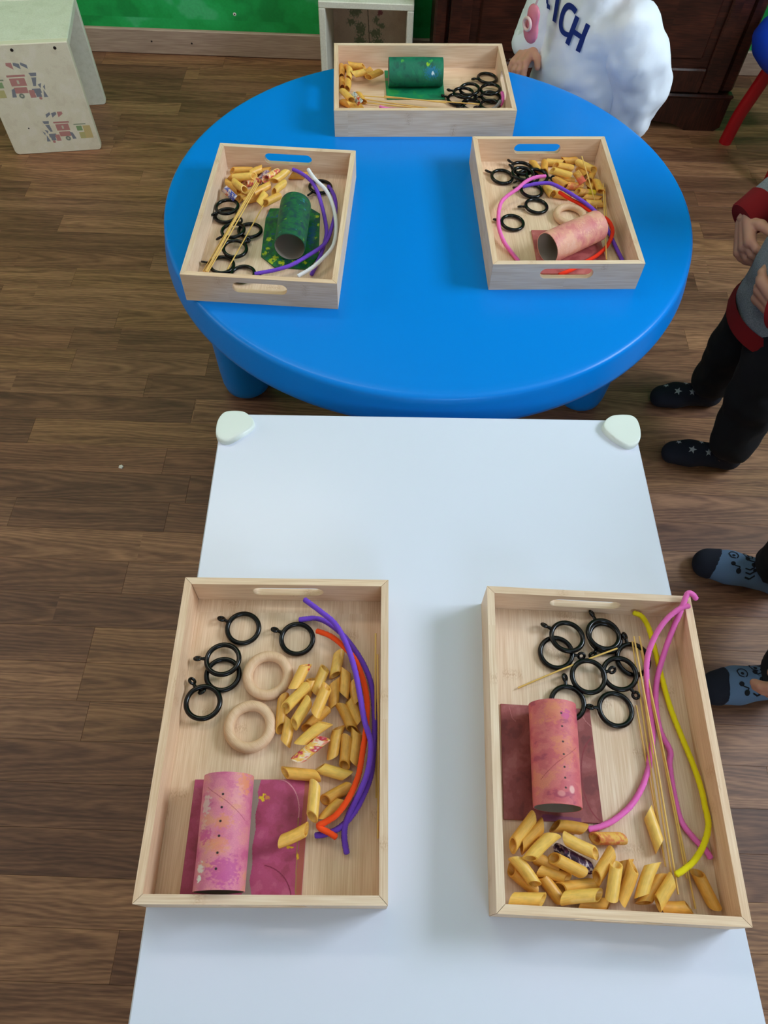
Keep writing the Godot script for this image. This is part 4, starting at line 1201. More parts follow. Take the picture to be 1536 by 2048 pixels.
# ---------------------------------------------------------------- furniture along the back
func furniture() -> void:
	# the little bench, an open box of three boards
	var t := thing("child_bench", "cream painted wooden child's bench with stencilled trains by the green wall", "bench", W(-0.962, 2.005, 0), deg_to_rad(9.8))
	var w := 0.232
	var hh := 0.282
	var dep := 0.243
	var pm := MB.new()
	var line := PackedVector2Array()
	for c: Array in [[-1, -1], [1, -1], [1, 1], [-1, 1]]:
		for k in 4:
			var a: float = [PI, 1.5 * PI, 0.0, 0.5 * PI][[[-1, -1], [1, -1], [1, 1], [-1, 1]].find(c)] + PI / 2 * k / 3.0
			var r := 0.010 if c[1] < 0 else 0.002
			line.append(Vector2(c[0] * (w / 2 - r) + cos(a) * r, c[1] * (hh / 2 - r) + sin(a) * r))
	prism(pm, line, 0.0, 0.018, 0.002, Vector2(-w / 2, -hh / 2), Vector2(w, hh))
	var stand := Basis(Vector3.RIGHT, PI / 2)       # lays the outline upright, its face to the camera
	obj("front_panel", pm.mesh(), M.train, t, Transform3D(stand, Vector3(0, hh / 2, dep / 2 - 0.018)))
	obj("back_panel", pm.mesh(), M.cream, t, Transform3D(stand, Vector3(0, hh / 2, -dep / 2)))
	obj("seat_board", box_mesh(Vector3(w, 0.018, dep - 0.037), 0.002, 0, Vector2.ZERO, Vector3(0, hh - 0.0095, 0)), M.cream, t)
	var screw := lathe([Vector2(0, 0.0008), Vector2(0.0036, 0.0008), Vector2(0.004, 0)], 12)
	for x: float in [-0.02, 0.083]:
		obj("screw", screw, M.hole, t, Transform3D(stand, Vector3(x, hh - 0.013, dep / 2)))
	obj("screw", screw, M.hole, t, Transform3D(stand.scaled(Vector3.ONE * 0.5), Vector3(-0.055, 0.072, dep / 2)))
	# the second one stands on end against the wall and serves as a shelf
	t = thing("cube_shelf", "cream wooden open cube shelf with stencilled roses inside behind the farthest tray", "shelf", W(-0.0975, 2.28, 0), 0.0)
	for s: float in [-1.0, 1.0]:
		obj("side_board", box_mesh(Vector3(0.018, 0.268, 0.26), 0.002, 1, Vector2.ZERO, Vector3(s * 0.1185, 0.134, 0)), M.cream, t)
	obj("top_board", box_mesh(Vector3(0.255, 0.017, 0.26), 0.002, 0, Vector2.ZERO, Vector3(0, 0.2765, 0)), M.cream, t)
	var back := MB.new()
	prism(back, PackedVector2Array([Vector2(-0.109, -0.134), Vector2(0.109, -0.134), Vector2(0.109, 0.134), Vector2(-0.109, 0.134)]), 0.0, 0.008, 0.0, Vector2(-0.109, -0.134), Vector2(0.218, 0.268))
	obj("back_board", back.mesh(), M.rose, t, Transform3D(stand, Vector3(0, 0.134, -0.122)))
	# dark cupboard
	t = thing("cupboard", "dark mahogany cupboard with panelled doors behind the child in white", "cupboard", W(0.51, 2.26, 0))
	obj("body", box_mesh(Vector3(0.85, 1.25, 0.27), 0.004, 1, Vector2.ZERO, Vector3(0, 0.715, 0.0)), M.mahogany, t)
	var pl := MB.new()
	var low := PackedVector2Array([Vector2(-0.43, 0.094), Vector2(-0.43, 0.012), Vector2(-0.415, 0.0), Vector2(-0.33, 0.0), Vector2(-0.29, 0.018), Vector2(-0.2, 0.028), Vector2(0.2, 0.028), Vector2(0.29, 0.018), Vector2(0.33, 0.0), Vector2(0.415, 0.0), Vector2(0.43, 0.012), Vector2(0.43, 0.094)])
	prism(pl, low, 0.0, 0.022, 0.0)
	obj("plinth", pl.mesh(), M.mahogany, t, Transform3D(stand, Vector3(0, 0, 0.132)))
	obj("plinth_moulding", box_mesh(Vector3(0.868, 0.012, 0.03), 0.005, 0, Vector2.ZERO, Vector3(0, 0.1, 0.146)), M.mahogany, t)
	for s: float in [-1.0, 1.0]:
		obj("corner_post", box_mesh(Vector3(0.035, 1.2, 0.022), 0.006, 1, Vector2.ZERO, Vector3(s * 0.408, 0.71, 0.14)), M.mahogany, t)
		var x := s * 0.195
		var door := obj("door", box_mesh(Vector3(0.38, 1.18, 0.016), 0.003, 1, Vector2.ZERO, Vector3(x, 0.70, 0.142)), M.mahogany, t)
		for e: float in [-1.0, 1.0]:
			obj("stile", box_mesh(Vector3(0.055, 1.18, 0.014), 0.004, 1, Vector2.ZERO, Vector3(x + e * 0.1625, 0.70, 0.154)), M.mahogany, door)
		for y: float in [0.142, 0.7, 1.258]:
			obj("rail", box_mesh(Vector3(0.27, 0.064, 0.014), 0.004, 0, Vector2.ZERO, Vector3(x, y, 0.154)), M.mahogany, door)
		obj("raised_panel", box_mesh(Vector3(0.225, 0.45, 0.012), 0.006, 1, Vector2.ZERO, Vector3(x, 0.421, 0.15)), M.mahogany, door)
		for k in 7:
			var cm := MB.new()
			var r := rng.randf_range(0.002, 0.005)
			prism(cm, PackedVector2Array([Vector2(-r, -r * 0.3), Vector2(r * 0.8, -r * 0.5), Vector2(r * 1.3, r * 0.1), Vector2(0, r * 0.4)]), 0.0, 0.0006)
			obj("paint_chip", cm.mesh(), M.chip, door, Transform3D(stand, Vector3(x - 0.10 + k * 0.013 + rng.randf() * 0.004 + (0.0 if s < 0 else 0.02), 0.178 + rng.randf() * 0.006, 0.1612)))
	# blue and red stool at the right edge
	t = thing("child_stool", "child's stool with blue plastic seat and red wooden legs beside the cupboard", "stool", W(1.045, 1.97, 0))
	obj("seat", lathe([Vector2(0, 0.345), Vector2(0.10, 0.345), Vector2(0.135, 0.338), Vector2(0.158, 0.322), Vector2(0.166, 0.30), Vector2(0.158, 0.278), Vector2(0.14, 0.262), Vector2(0.10, 0.258), Vector2(0, 0.258)], 40), M.seat_blue, t)
	for a: float in [2.42, 0.33, -1.75]:
		var dir := Vector3(cos(a), 0, -sin(a))
		var lm := MB.new()
		sweep(lm, smooth(PackedVector3Array([dir * 0.085 + Vector3(0, 0.262, 0), dir * 0.105 + Vector3(0, 0.16, 0), dir * 0.120 + Vector3(0, 0.08, 0), dir * 0.126]), 0.02), PackedFloat32Array(range(20).map(func(_i: int) -> float: return 0.018)), 14)
		obj("leg", lm.mesh(), M.red, t)


# ---------------------------------------------------------------- tables
func tables() -> void:
	var turn := 0.027
	var c := Vector2(0.0547, 0.6179) + Vector2(sin(turn), -cos(turn)) * 0.45
	var t := thing("white_table", "low white rectangular table carrying the two nearest trays", "table", W(c.x, c.y, 0), turn)
	obj("table_top", box_mesh(Vector3(0.55, 0.05, 0.90), 0.0015, 0, Vector2.ZERO, Vector3(0, 0.44, 0)), M.white, t)
	for sx: float in [-1.0, 1.0]:
		for sz: float in [-1.0, 1.0]:
			obj("leg", box_mesh(Vector3(0.05, 0.415, 0.05), 0.0015, 1, Vector2.ZERO, Vector3(sx * 0.25, 0.2075, sz * 0.425)), M.white, t)
	for k: String in GUARDS:
		var g: Array = GUARDS[k]
		var line := PackedVector2Array()
		for i in range(0, g.size(), 2):
			line.append(Vector2(g[i], g[i + 1]))
		var cen := Vector2.ZERO
		for p in line:
			cen += p / line.size()
		# rounded outline, then a low dome of shrinking loops
		var loop := PackedVector2Array()
		for i in line.size():
			for s in 4:
				loop.append(line[i].cubic_interpolate(line[(i + 1) % line.size()], line[i - 1], line[(i + 2) % line.size()], s / 4.0))
		var mb := MB.new()
		var n := loop.size()
		var steps := [[1.0, -0.010, 0.0], [1.0, 0.0025, 0.0], [0.985, 0.0058, 0.45], [0.94, 0.0085, 0.8], [0.84, 0.0102, 0.96], [0.6, 0.0112, 1.0], [0.3, 0.0115, 1.0], [0.0, 0.0116, 1.0]]
		for st: Array in steps:
			for i in n + 1:
				var p: Vector2 = cen + (loop[i % n] - cen) * st[0]
				var o := (loop[i % n] - cen).normalized()
				mb.add(W(p.x, p.y, 0.465 + st[1]), Vector3(o.x * (1.0 - st[2]), st[2], -o.y * (1.0 - st[2])).normalized())
		for s in steps.size() - 1:
			for i in n:
				var a := s * (n + 1) + i
				mb.quad(a, a + 1, a + n + 2, a + n + 1)
		tag(obj("corner_guard", mb.mesh(), M.guard), "white soft plastic corner guard on the far %s corner of the white table" % k, "corner guard", "corner guards on the white table")
	# round blue table
	t = thing("round_table", "round blue plastic children's table carrying the three far trays", "table", W(0.0537, 1.0647, 0))
	var prof := [Vector2(0, 0.48), Vector2(0.30, 0.48), Vector2(0.410, 0.48), Vector2(0.419, 0.4798), Vector2(0.4232, 0.4788), Vector2(0.4260, 0.4768), Vector2(0.4278, 0.4735), Vector2(0.4292, 0.466), Vector2(0.4325, 0.448), Vector2(0.4345, 0.436), Vector2(0.4335, 0.428), Vector2(0.429, 0.4235), Vector2(0.421, 0.423), Vector2(0.415, 0.43), Vector2(0.41, 0.455), Vector2(0.39, 0.462), Vector2(0.0, 0.462)]
	obj("table_top", lathe(prof, 128), M.blue, t)
	var leg := lathe([Vector2(0, 0.465), Vector2(0.060, 0.465), Vector2(0.060, 0.42), Vector2(0.053, 0.06), Vector2(0.0515, 0.03), Vector2(0.048, 0.012), Vector2(0.040, 0.002), Vector2(0.03, 0.0), Vector2(0, 0)], 40)
	for a: float in [0.0, 0.5 * PI, PI, 1.5 * PI]:
		obj("leg", leg, M.blue, t, at(Vector3(cos(a) * 0.362, 0, -sin(a) * 0.362)))


# ---------------------------------------------------------------- trays and what lies in them
const PLACE := {"A": "magenta-card tray", "B": "red-card tray", "C": "farthest tray", "D": "left blue-table tray", "E": "right blue-table tray"}
const TRAY_LABEL := {"A": "bamboo tray on the white table with two wooden rings and the magenta card", "B": "bamboo tray on the white table with the yellow pipe cleaner and red card",
	"C": "farthest bamboo tray, turned sideways on the blue table, with a green roll", "D": "bamboo tray at the left of the blue table with the white pipe cleaner", "E": "bamboo tray at the right of the blue table with the pale pink roll"}
const TL := 0.313
const TW := 0.2207
const TH := 0.0467
const WALL := 0.0078
const BED := 0.007


func tray_frame(k: String) -> Transform3D:
	var t: Array = TRAYS[k]
	return Transform3D(Basis(Vector3.UP, t[2]), W(t[0], t[1], t[3]))


func inside(k: String, x: float, y: float, h: float) -> Vector3:
	return tray_frame(k) * Vector3(x, BED + h, -y)


# one side of a tray: along x, the outer face at z = 0, the inner at z = -WALL, mitred ends, perhaps a hand hole
func tray_side(len: float, hole: bool) -> ArrayMesh:
	var mb := MB.new()
	var L := len / 2 - 0.00025
	var a := 0.039
	var hc := 0.0295
	var hr := 0.0088
	var xs := [-L, -L + WALL]
	var mid := [-a]
	for i in range(1, 8):
		mid.append(-a + hr * (1.0 - cos(PI / 2 * i / 7.0)))
	mid.append(0.0)
	for i in range(mid.size() - 2, -1, -1):
		mid.append(-mid[i])
	xs.append_array(mid)
	xs.append_array([L - WALL, L])
	var gap := func(x: float) -> float:
		if not hole or absf(x) >= a - 0.00001:
			return 0.0
		var e := absf(x) - (a - hr)
		return hr if e <= 0.0 else sqrt(maxf(0.0, hr * hr - e * e))
	for side in 2:
		var z := 0.0 if side == 0 else -WALL
		var nn := Vector3(0, 0, 1) if side == 0 else Vector3(0, 0, -1)
		for i in xs.size() - 1:
			var x0: float = xs[i]
			var x1: float = xs[i + 1]
			if side == 1 and (i == 0 or i == xs.size() - 2):
				continue
			var g0: float = gap.call(x0)
			var g1: float = gap.call(x1)
			for part in 2:
				var b0 := 0.0 if part == 0 else hc + g0
				var b1 := 0.0 if part == 0 else hc + g1
				var t0 := hc - g0 if part == 0 else TH
				var t1 := hc - g1 if part == 0 else TH
				var ps := [Vector3(x0, b0, z), Vector3(x1, b1, z), Vector3(x1, t1, z), Vector3(x0, t0, z)]
				mb.face(ps, nn, ps.map(func(p: Vector3) -> Vector2: return Vector2(p.x, p.y + z * 9.0)))
	for y: float in [0.0, TH]:
		var ps := [Vector3(-L, y, 0), Vector3(L, y, 0), Vector3(L - WALL, y, -WALL), Vector3(-L + WALL, y, -WALL)]
		mb.face(ps, Vector3(0, 1 if y > 0 else -1, 0), ps.map(func(p: Vector3) -> Vector2: return Vector2(p.x * 0.9 + 0.1, p.z + y)))
	for s: float in [-1.0, 1.0]:
		mb.face([Vector3(s * L, 0, 0), Vector3(s * L, TH, 0), Vector3(s * (L - WALL), TH, -WALL), Vector3(s * (L - WALL), 0, -WALL)], Vector3(s, 0, -1).normalized())
	if hole:
		for s: float in [-1.0, 1.0]:
			for i in range(mid.size() - 1):
				var x0: float = mid[i]
				var x1: float = mid[i + 1]
				var g0: float = gap.call(x0)
				var g1: float = gap.call(x1)
				var nn := Vector3((g1 - g0), -(x1 - x0), 0).normalized()
				nn.y *= s
				mb.face([Vector3(x0, hc + s * g0, 0), Vector3(x1, hc + s * g1, 0), Vector3(x1, hc + s * g1, -WALL), Vector3(x0, hc + s * g0, -WALL)], nn, [Vector2(x0, 0.2), Vector2(x1, 0.2), Vector2(x1, 0.208), Vector2(x0, 0.208)])
	return mb.mesh()


func trays() -> void:
	var long_side := tray_side(TL, false)
	var short_side := tray_side(TW, true)
	var bed := box_mesh(Vector3(TW - 2 * WALL - 0.0002, BED - 0.001, TL - 2 * WALL - 0.0002), 0.0, 2, Vector2.ZERO, Vector3(0, 0.001 + (BED - 0.001) / 2, 0))
	var i := 0
	for k: String in TRAYS:
		var t := thing("bamboo_tray", TRAY_LABEL[k], "tray", tray_frame(k).origin, TRAYS[k][2], "bamboo trays")
		obj("base_board", bed, M.bamboo[(i + 1) % 4], t)
		for s in 2:
			obj("end_wall", short_side, M.bamboo[(i + s) % 4], t, at(Vector3(0, 0, (TL / 2) * (1 if s == 0 else -1)), PI * s))
			obj("side_wall", long_side, M.bamboo[(i + 2 + s) % 4], t, at(Vector3((TW / 2) * (1 if s == 0 else -1), 0, 0), PI / 2 + PI * s))
		i += 1
	rolls()
	# penne
	var shapes := [penne_mesh(0.0), penne_mesh(0.0016)]
	for p: Array in PENNE:
		var a := inside(p[0], p[1], p[2], p[5])
		var b := inside(p[0], p[3], p[4], p[5])
		var dir := (b - a).normalized()
		var x := dir * (a.distance_to(b) / 0.038)
		var tilt := 0.0 if p[5] < 0.01 else rng.randf_range(-0.10, 0.10)
		var side := dir.cross(Vector3.UP).normalized()
		dir = dir.rotated(side, tilt)
		x = x.rotated(side, tilt)
		var up := side.cross(dir).rotated(dir, rng.randf() * TAU if p[6] < 3 else 0.6)
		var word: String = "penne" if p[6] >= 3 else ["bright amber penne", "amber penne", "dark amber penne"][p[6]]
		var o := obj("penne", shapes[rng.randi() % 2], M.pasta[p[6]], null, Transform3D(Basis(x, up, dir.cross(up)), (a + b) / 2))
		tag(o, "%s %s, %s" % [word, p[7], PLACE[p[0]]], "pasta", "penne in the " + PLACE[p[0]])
	# curtain rings
	var hoop := MB.new()
	torus(hoop, 0.0171, 0.0027, Transform3D(), 48, 12)
	var hoop_mesh := hoop.mesh()
	var eye := MB.new()
	rod(eye, Vector3(0.0186, 0, 0), Vector3(0.0232, 0, 0), 0.0022, 0.0016, 10)
	torus(eye, 0.0033, 0.0016, Transform3D(Basis(Vector3.RIGHT, 0.75), Vector3(0.0268, 0, 0)), 20, 10)
	var eye_mesh := eye.mesh()
	for r: Array in RINGS:
		var t := thing("curtain_ring", "black curtain ring %s, %s" % [r[5], PLACE[r[0]]], "ring", inside(r[0], r[1], r[2], r[4]), TRAYS[r[0]][2] + r[3], "black curtain rings in the " + PLACE[r[0]])
		if r[4] > 0.0035:
			t.basis = t.basis * Basis(Vector3(1, 0, rng.randf_range(-1, 1)).normalized(), 0.09 if r[4] < 0.010 else 0.05)
		else:
			t.basis = t.basis * Basis(Vector3(0, 0, 1), 0.055)
			t.position.y += 0.0010
		obj("hoop", hoop_mesh, M.black, t)
		obj("eyelet", eye_mesh, M.black, t)
	var wr := MB.new()
	torus(wr, 0.0212, 0.0055, Transform3D(), 56, 16)
	var wm := wr.mesh()
	for r: Array in WOODEN_RINGS:
		tag(obj("wooden_ring", wm, M.beech, null, at(inside(r[0], r[1], r[2], 0.0056), rng.randf() * 3.0)), r[3], "ring", "wooden rings")
	# spaghetti
	for s: Array in SPAGHETTI:
		var mb := MB.new()
		var a := inside(s[0], s[1], s[2], s[3])
		var b := inside(s[0], s[4], s[5], s[6])
		var o := (a + b) / 2
		var bow := (b - a).cross(Vector3.UP).normalized() * rng.randf_range(-0.0012, 0.0012)
		var pts := smooth(PackedVector3Array([a - o, bow, b - o]), 0.012)
		var rr := PackedFloat32Array()
		rr.resize(pts.size())
		rr.fill(0.00095)
		sweep(mb, pts, rr, 8)
		tag(obj("spaghetti", mb.mesh(), M.spaghetti, null, at(o)), "%s, %s" % [s[7], PLACE[s[0]]], "pasta", "spaghetti in the " + PLACE[s[0]])
	# pipe cleaners
	for p: Array in PIPE_CLEANERS:
		var pts := PackedVector3Array()
		var v: Array = p[3]
		for q in range(0, v.size(), 3):
			pts.append(inside(p[0], v[q], v[q + 1], v[q + 2]))
		var o := pts[pts.size() / 2]
		for q in pts.size():
			pts[q] -= o
		tag(obj("pipe_cleaner", chenille(pts), M.wire[p[1]], null, at(o)), "%s, %s" % [p[2], PLACE[p[0]]] if "tray" not in p[2] else p[2], "pipe cleaner", "pipe cleaners in the " + PLACE[p[0]])


# a hollow tube of pasta along x, 38 mm from tip to tip, cut on the slant, finely ridged
func penne_mesh(bend: float) -> ArrayMesh:
	var mb := MB.new()
	var segs := 36
	var ro := 0.0057
	var ri := 0.0044
	var rows := 5
	for wall in 2:
		for i in rows:
			var f := float(i) / (rows - 1) * 2.0 - 1.0
			for k in segs + 1:
				var a := TAU * k / segs
				var r := (ro + (0.00013 if k % 2 == 0 else -0.00013)) if wall == 0 else ri
				var x := f * (0.019 - ro * 0.85) + cos(a) * r * 0.85
				var nn := Vector3(0, cos(a), sin(a)) * (1.0 if wall == 0 else -1.0)
				mb.add(Vector3(x, cos(a) * r - bend * (x / 0.019) * (x / 0.019), sin(a) * r), nn, Vector2(f * 0.5 + 0.5, float(k) / segs))
		var first := wall * rows * (segs + 1)
		for i in rows - 1:
			for k in segs:
				var a := first + i * (segs + 1) + k
				mb.quad(a, a + 1, a + segs + 2, a + segs + 1)
	for e in 2:
		var row := 0 if e == 0 else rows - 1
		var nn := Vector3(-1 if e == 0 else 1, 0.85 if e == 0 else -0.85, 0).normalized()
		for k in segs:
			var q := []
			for j: Vector2i in [Vector2i(0, 0), Vector2i(0, 1), Vector2i(1, 1), Vector2i(1, 0)]:
				var at_i := j.x * rows * (segs + 1) + row * (segs + 1) + k + j.y
				q.append(mb.add(mb.v[at_i], nn, mb.t[at_i]))
			mb.quad(q[0], q[1], q[2], q[3])
	return mb.mesh()


# fuzzy wire: a lumpy core and short fibres
func chenille(pts: PackedVector3Array) -> ArrayMesh:
	var line := smooth(pts, 0.0006)
	var mb := MB.new()
	var n := line.size()
	var rr := PackedFloat32Array()
	for i in n:
		var e := minf(i, n - 1 - i)
		rr.append(0.0030 * (0.95 + 0.05 * sin(i * 1.9) + rng.randf_range(-0.03, 0.03)) * (1.0 if e > 2 else 0.55 + 0.15 * e))
	sweep(mb, line, rr, 10)
	for i in range(mb.v.size()):
		mb.v[i] += mb.n[i] * rng.randf_range(-0.00025, 0.00025)
	for i in range(1, n - 1):
		var tg := (line[i + 1] - line[i - 1]).normalized()
		var side := tg.cross(Vector3.UP if absf(tg.y) < 0.9 else Vector3.RIGHT).normalized()
		var up := side.cross(tg)
		for k in 11:
			var a := rng.randf() * TAU
			var o := side * cos(a) + up * sin(a)
			var tip := line[i] + o * rr[i] * rng.randf_range(1.08, 1.30) + tg * rng.randf_range(-0.0007, 0.0007)
			var b := (o.cross(tg) + tg * rng.randf_range(-0.6, 0.6)) * 0.00013
			mb.face([line[i] + o * rr[i] * 0.9 - b, line[i] + o * rr[i] * 0.9 + b, tip], o)
	return mb.mesh()


func rolls() -> void:
	var R := 0.0232
	var about := {"A": ["painted paper roll on a magenta card, pink with white and orange dabs", "roll"], "B": ["coral painted paper roll with pin holes on a dark red card", "roll"], "C": ["plain green painted paper roll lying sideways on a green card in the farthest tray", "roll"],
		"D": ["dark green speckled paper roll on an eight-sided green and yellow card", "roll"], "E": ["pale pink paper roll lying aslant on a dusty pink card", "roll"]}
	for k: String in ROLLS:
		var r: Array = ROLLS[k]
		var cl: Array = r[4]
		var line := PackedVector2Array()
		var lo := Vector2.INF
		var hi := -Vector2.INF
		for i in range(0, cl.size(), 2):
			line.append(Vector2(cl[i], cl[i + 1]))
			lo = lo.min(line[-1])
			hi = hi.max(line[-1])
		var t := thing("paper_roll_toy", about[k][0], about[k][1], inside(k, 0, 0, 0), TRAYS[k][2], "paper roll toys")
		var cm := MB.new()
		prism(cm, line, 0.0003, 0.0028, 0.0004, lo, hi - lo)
		obj("card", cm.mesh(), M.card[k], t)
		var a := Vector3(r[0], 0.0028 + R, -r[1])
		var b := Vector3(r[2], 0.0028 + R, -r[3])
		var dir := (b - a).normalized()
		for part in 2:
			var mb := MB.new()
			var segs := 56
			var rows := 9
			var rad := R if part == 0 else R - 0.0011
			for i in rows:
				for s in segs + 1:
					var th := TAU * (float(s) / segs - 0.5)
					var dent := 1.0 + 0.012 * sin(th * 2.0 + i * 0.35 + line[0].x * 90.0) + 0.006 * sin(th * 5.0 + i * 0.8)
					var nn := Vector3(0, cos(th), sin(th)) * (1.0 if part == 0 else -1.0)
					mb.add(Vector3((float(i) / (rows - 1) - 0.5) * 0.098, cos(th) * rad * dent, sin(th) * rad * dent), nn, Vector2(float(i) / (rows - 1), float(s) / segs))
			for i in rows - 1:
				for s in segs:
					var q := i * (segs + 1) + s
					mb.quad(q, q + 1, q + segs + 2, q + segs + 1)
			if part == 0:
				for e in 2:
					var nn := Vector3(-1 if e == 0 else 1, 0, 0)
					for s in segs:
						var i0 := (0 if e == 0 else rows - 1) * (segs + 1) + s
						var v0 := mb.v[i0]
						var v1 := mb.v[i0 + 1]
						var sh := Vector3(1, (R - 0.0011) / R, (R - 0.0011) / R)
						mb.face([v0, v1, v1 * sh, v0 * sh], nn, [Vector2(e, 0.1), Vector2(e, 0.1), Vector2(e, 0.1), Vector2(e, 0.1)])
			obj("roll" if part == 0 else "roll_lining", mb.mesh(), M.tube[k] if part == 0 else M.cardboard, t, Transform3D(Basis(dir, Vector3.UP, dir.cross(Vector3.UP)), (a + b) / 2))


# ---------------------------------------------------------------- children
# joints are (forward, to the child's left, up) from the spot between its feet
func child(label: String, c: Vector2, f: Vector2, J: Dictionary, top: Material, legs: Material, sock: Material, hem: float, cloth_r: float, cuff: Material) -> Dictionary:
	var l := Vector2(-f.y, f.x)      # left of the way it faces, seen from above with d up
	var F := Vector3(f.x, 0, -f.y)
	var L := Vector3(l.x, 0, -l.y)
	var o := W(c.x, c.y, 0)
	var P := func(v: Vector3) -> Vector3: return F * v.x + L * v.y + Vector3(0, v.z, 0)
	var t := thing("person", label, "person", o)
	var nz := noise_of(17 + int(c.y * 100), 16.0, 2)
	var hip: Vector3 = P.call(J.hip)
	var chest: Vector3 = P.call(J.chest)
	var neck: Vector3 = P.call(J.neck)
	var head: Vector3 = P.call(J.head)
	var hf: Vector3 = P.call(J.get("gaze", Vector3(1, 0, -0.35))).normalized()
	var hu := (Vector3.UP - hf * Vector3.UP.dot(hf)).normalized()
	var hl := hu.cross(hf)
	var torso := [[hip, 0.066, hip.lerp(chest, 0.5), 0.070, F, 1.22], [hip.lerp(chest, 0.5), 0.070, chest, 0.068, F, 1.22]]
	var skin := torso.duplicate()
	skin.append([chest + Vector3(0, 0.02, 0), 0.05, neck, 0.032])
	var sleeves := []
	var arms := []
	var trousers := []
	var hands := []
	var cuffs := []
	for s in 2:
		var e: String = ["l", "r"][s]
		var sh: Vector3 = P.call(J[e + "_shoulder"])
		var el: Vector3 = P.call(J[e + "_elbow"])
		var wr: Vector3 = P.call(J[e + "_wrist"])
		skin.append_array([[chest + Vector3(0, 0.03, 0), 0.04, sh, 0.034], [sh, 0.030, el, 0.025], [el, 0.025, wr, 0.018]])
		sleeves.append([chest + Vector3(0, 0.025, 0), 0.05, sh, 0.036 + cloth_r])
		arms.append([[sh, 0.036 + cloth_r, sh.lerp(el, 0.5), 0.040 + cloth_r], [sh.lerp(el, 0.5), 0.040 + cloth_r, el, 0.035 + cloth_r], [el, 0.035 + cloth_r, el.lerp(wr, 0.66), 0.029 + cloth_r]])
		cuffs.append([el.lerp(wr, 0.70), el.lerp(wr, 1.06)])
		var dir: Vector3 = P.call(J[e + "_hand"][0]).normalized()
		var palm: Vector3 = P.call(J[e + "_hand"][1])
		palm = (palm - dir * palm.dot(dir)).normalized()
		var th := dir.cross(palm) * (-1.0 if s == 0 else 1.0)
		hands.append(hand(wr + dir * 0.004, dir, palm, th, J[e + "_hand"][2], J.get("hand", 1.14)))
		var hp: Vector3 = P.call(J[e + "_hip"])
		var kn: Vector3 = P.call(J[e + "_knee"])
		var an: Vector3 = P.call(J[e + "_ankle"])
		var toe: Vector3 = P.call(J[e + "_toe"])
		skin.append_array([[hp, 0.05, kn, 0.036], [kn, 0.036, an, 0.024], [an, 0.024, an + Vector3(0, -0.025, 0), 0.022], [an + Vector3(0, -0.033, 0), 0.02, toe, 0.016]])
		trousers.append_array([[hp, 0.062, kn, 0.052], [kn, 0.052, an + Vector3(0, 0.012, 0), 0.044]])
		var back := (an - toe)
		back.y = 0
		back = back.normalized()
		var side := back.cross(Vector3.UP).normalized()
		var ground := Vector3(an.x, 0.0, an.z)
		var sb := [[an + Vector3(0, 0.03, 0), 0.029, an, 0.029], [an, 0.029, ground + back * 0.012 + Vector3(0, 0.025, 0), 0.025], [ground + back * 0.010 + Vector3(0, 0.025, 0), 0.025, ground.lerp(toe, 0.6) + Vector3(0, 0.012, 0), 0.026, Vector3.UP, 1.05],
			[ground.lerp(toe, 0.6) + Vector3(0, 0.010, 0), 0.026, toe, 0.020, Vector3.UP, 1.1], [ground.lerp(toe, 0.7) + side * 0.010 + Vector3(0, 0.008, 0), 0.019, toe - back * 0.002 + side * 0.010, 0.016], [ground.lerp(toe, 0.7) - side * 0.010 + Vector3(0, 0.008, 0), 0.019, toe + back * 0.006 - side * 0.010, 0.014]]
		for q: Array in sb:
			q[1] *= J.get("foot", 1.0)
			q[3] *= J.get("foot", 1.0)
		J[e + "_sock_bones"] = sb
	# body: trunk, head and hands in grids of their own, one mesh
	var bm := MB.new()
	blob(bm, skin, 0.011, 0.02)
	var hb := [[head + hu * 0.018 - hf * 0.010, 0.072, head + hu * 0.010 + hf * 0.008, 0.070], [head, 0.055, head - hu * 0.040 + hf * 0.022, 0.040], [head - hu * 0.030 + hf * 0.030 + hl * 0.020, 0.026, head - hu * 0.030 + hf * 0.030 - hl * 0.020, 0.026],
		[head - hu * 0.052 + hf * 0.040, 0.018, head - hu * 0.055 + hf * 0.042, 0.018], [head - hu * 0.006 + hf * 0.070, 0.007, head - hu * 0.020 + hf * 0.078, 0.009], [head - hu * 0.03, 0.034, neck - Vector3(0, 0.01, 0), 0.031]]
	for s: float in [-1.0, 1.0]:
		hb.append([head + hl * s * 0.073 - hu * 0.012 - hf * 0.008, 0.010, head + hl * s * 0.076 + hu * 0.008 - hf * 0.012, 0.012])
	blob(bm, hb, 0.005, 0.010)
	for h: Array in hands:
		blob(bm, h, 0.0028, 0.0028)
	var body := obj("body", bm.mesh(), M.skin, t)
	for s: float in [-1.0, 1.0]:
		var p := head + hf * 0.0655 + hl * s * 0.026 - hu * 0.002
		obj("eye", lathe([Vector2(0, 0.0076), Vector2(0.0045, 0.0064), Vector2(0.0076, 0.0036), Vector2(0.0085, 0), Vector2(0.0045, -0.0078), Vector2(0, -0.009)], 16), M.eye, body, Transform3D(Basis(hl, hf, hl.cross(hf) * 0.7), p))
		obj("iris", lathe([Vector2(0, 0.0084), Vector2(0.0030, 0.0078), Vector2(0.0046, 0.0062)], 14), M.iris, body, Transform3D(Basis(hl, hf, hl.cross(hf)), p))
		var br := MB.new()
		sweep(br, smooth(PackedVector3Array([p + hu * 0.015 + hl * s * 0.012 - hf * 0.001, p + hu * 0.018 + hf * 0.004, p + hu * 0.015 - hl * s * 0.011 + hf * 0.005]), 0.004), PackedFloat32Array([0.0012, 0.0018, 0.0022, 0.0022, 0.0022, 0.002, 0.0018, 0.0016, 0.0014, 0.0012, 0.0012, 0.0012]), 8)
		obj("eyebrow", br.mesh(), M.hair, body)
	var lip := MB.new()
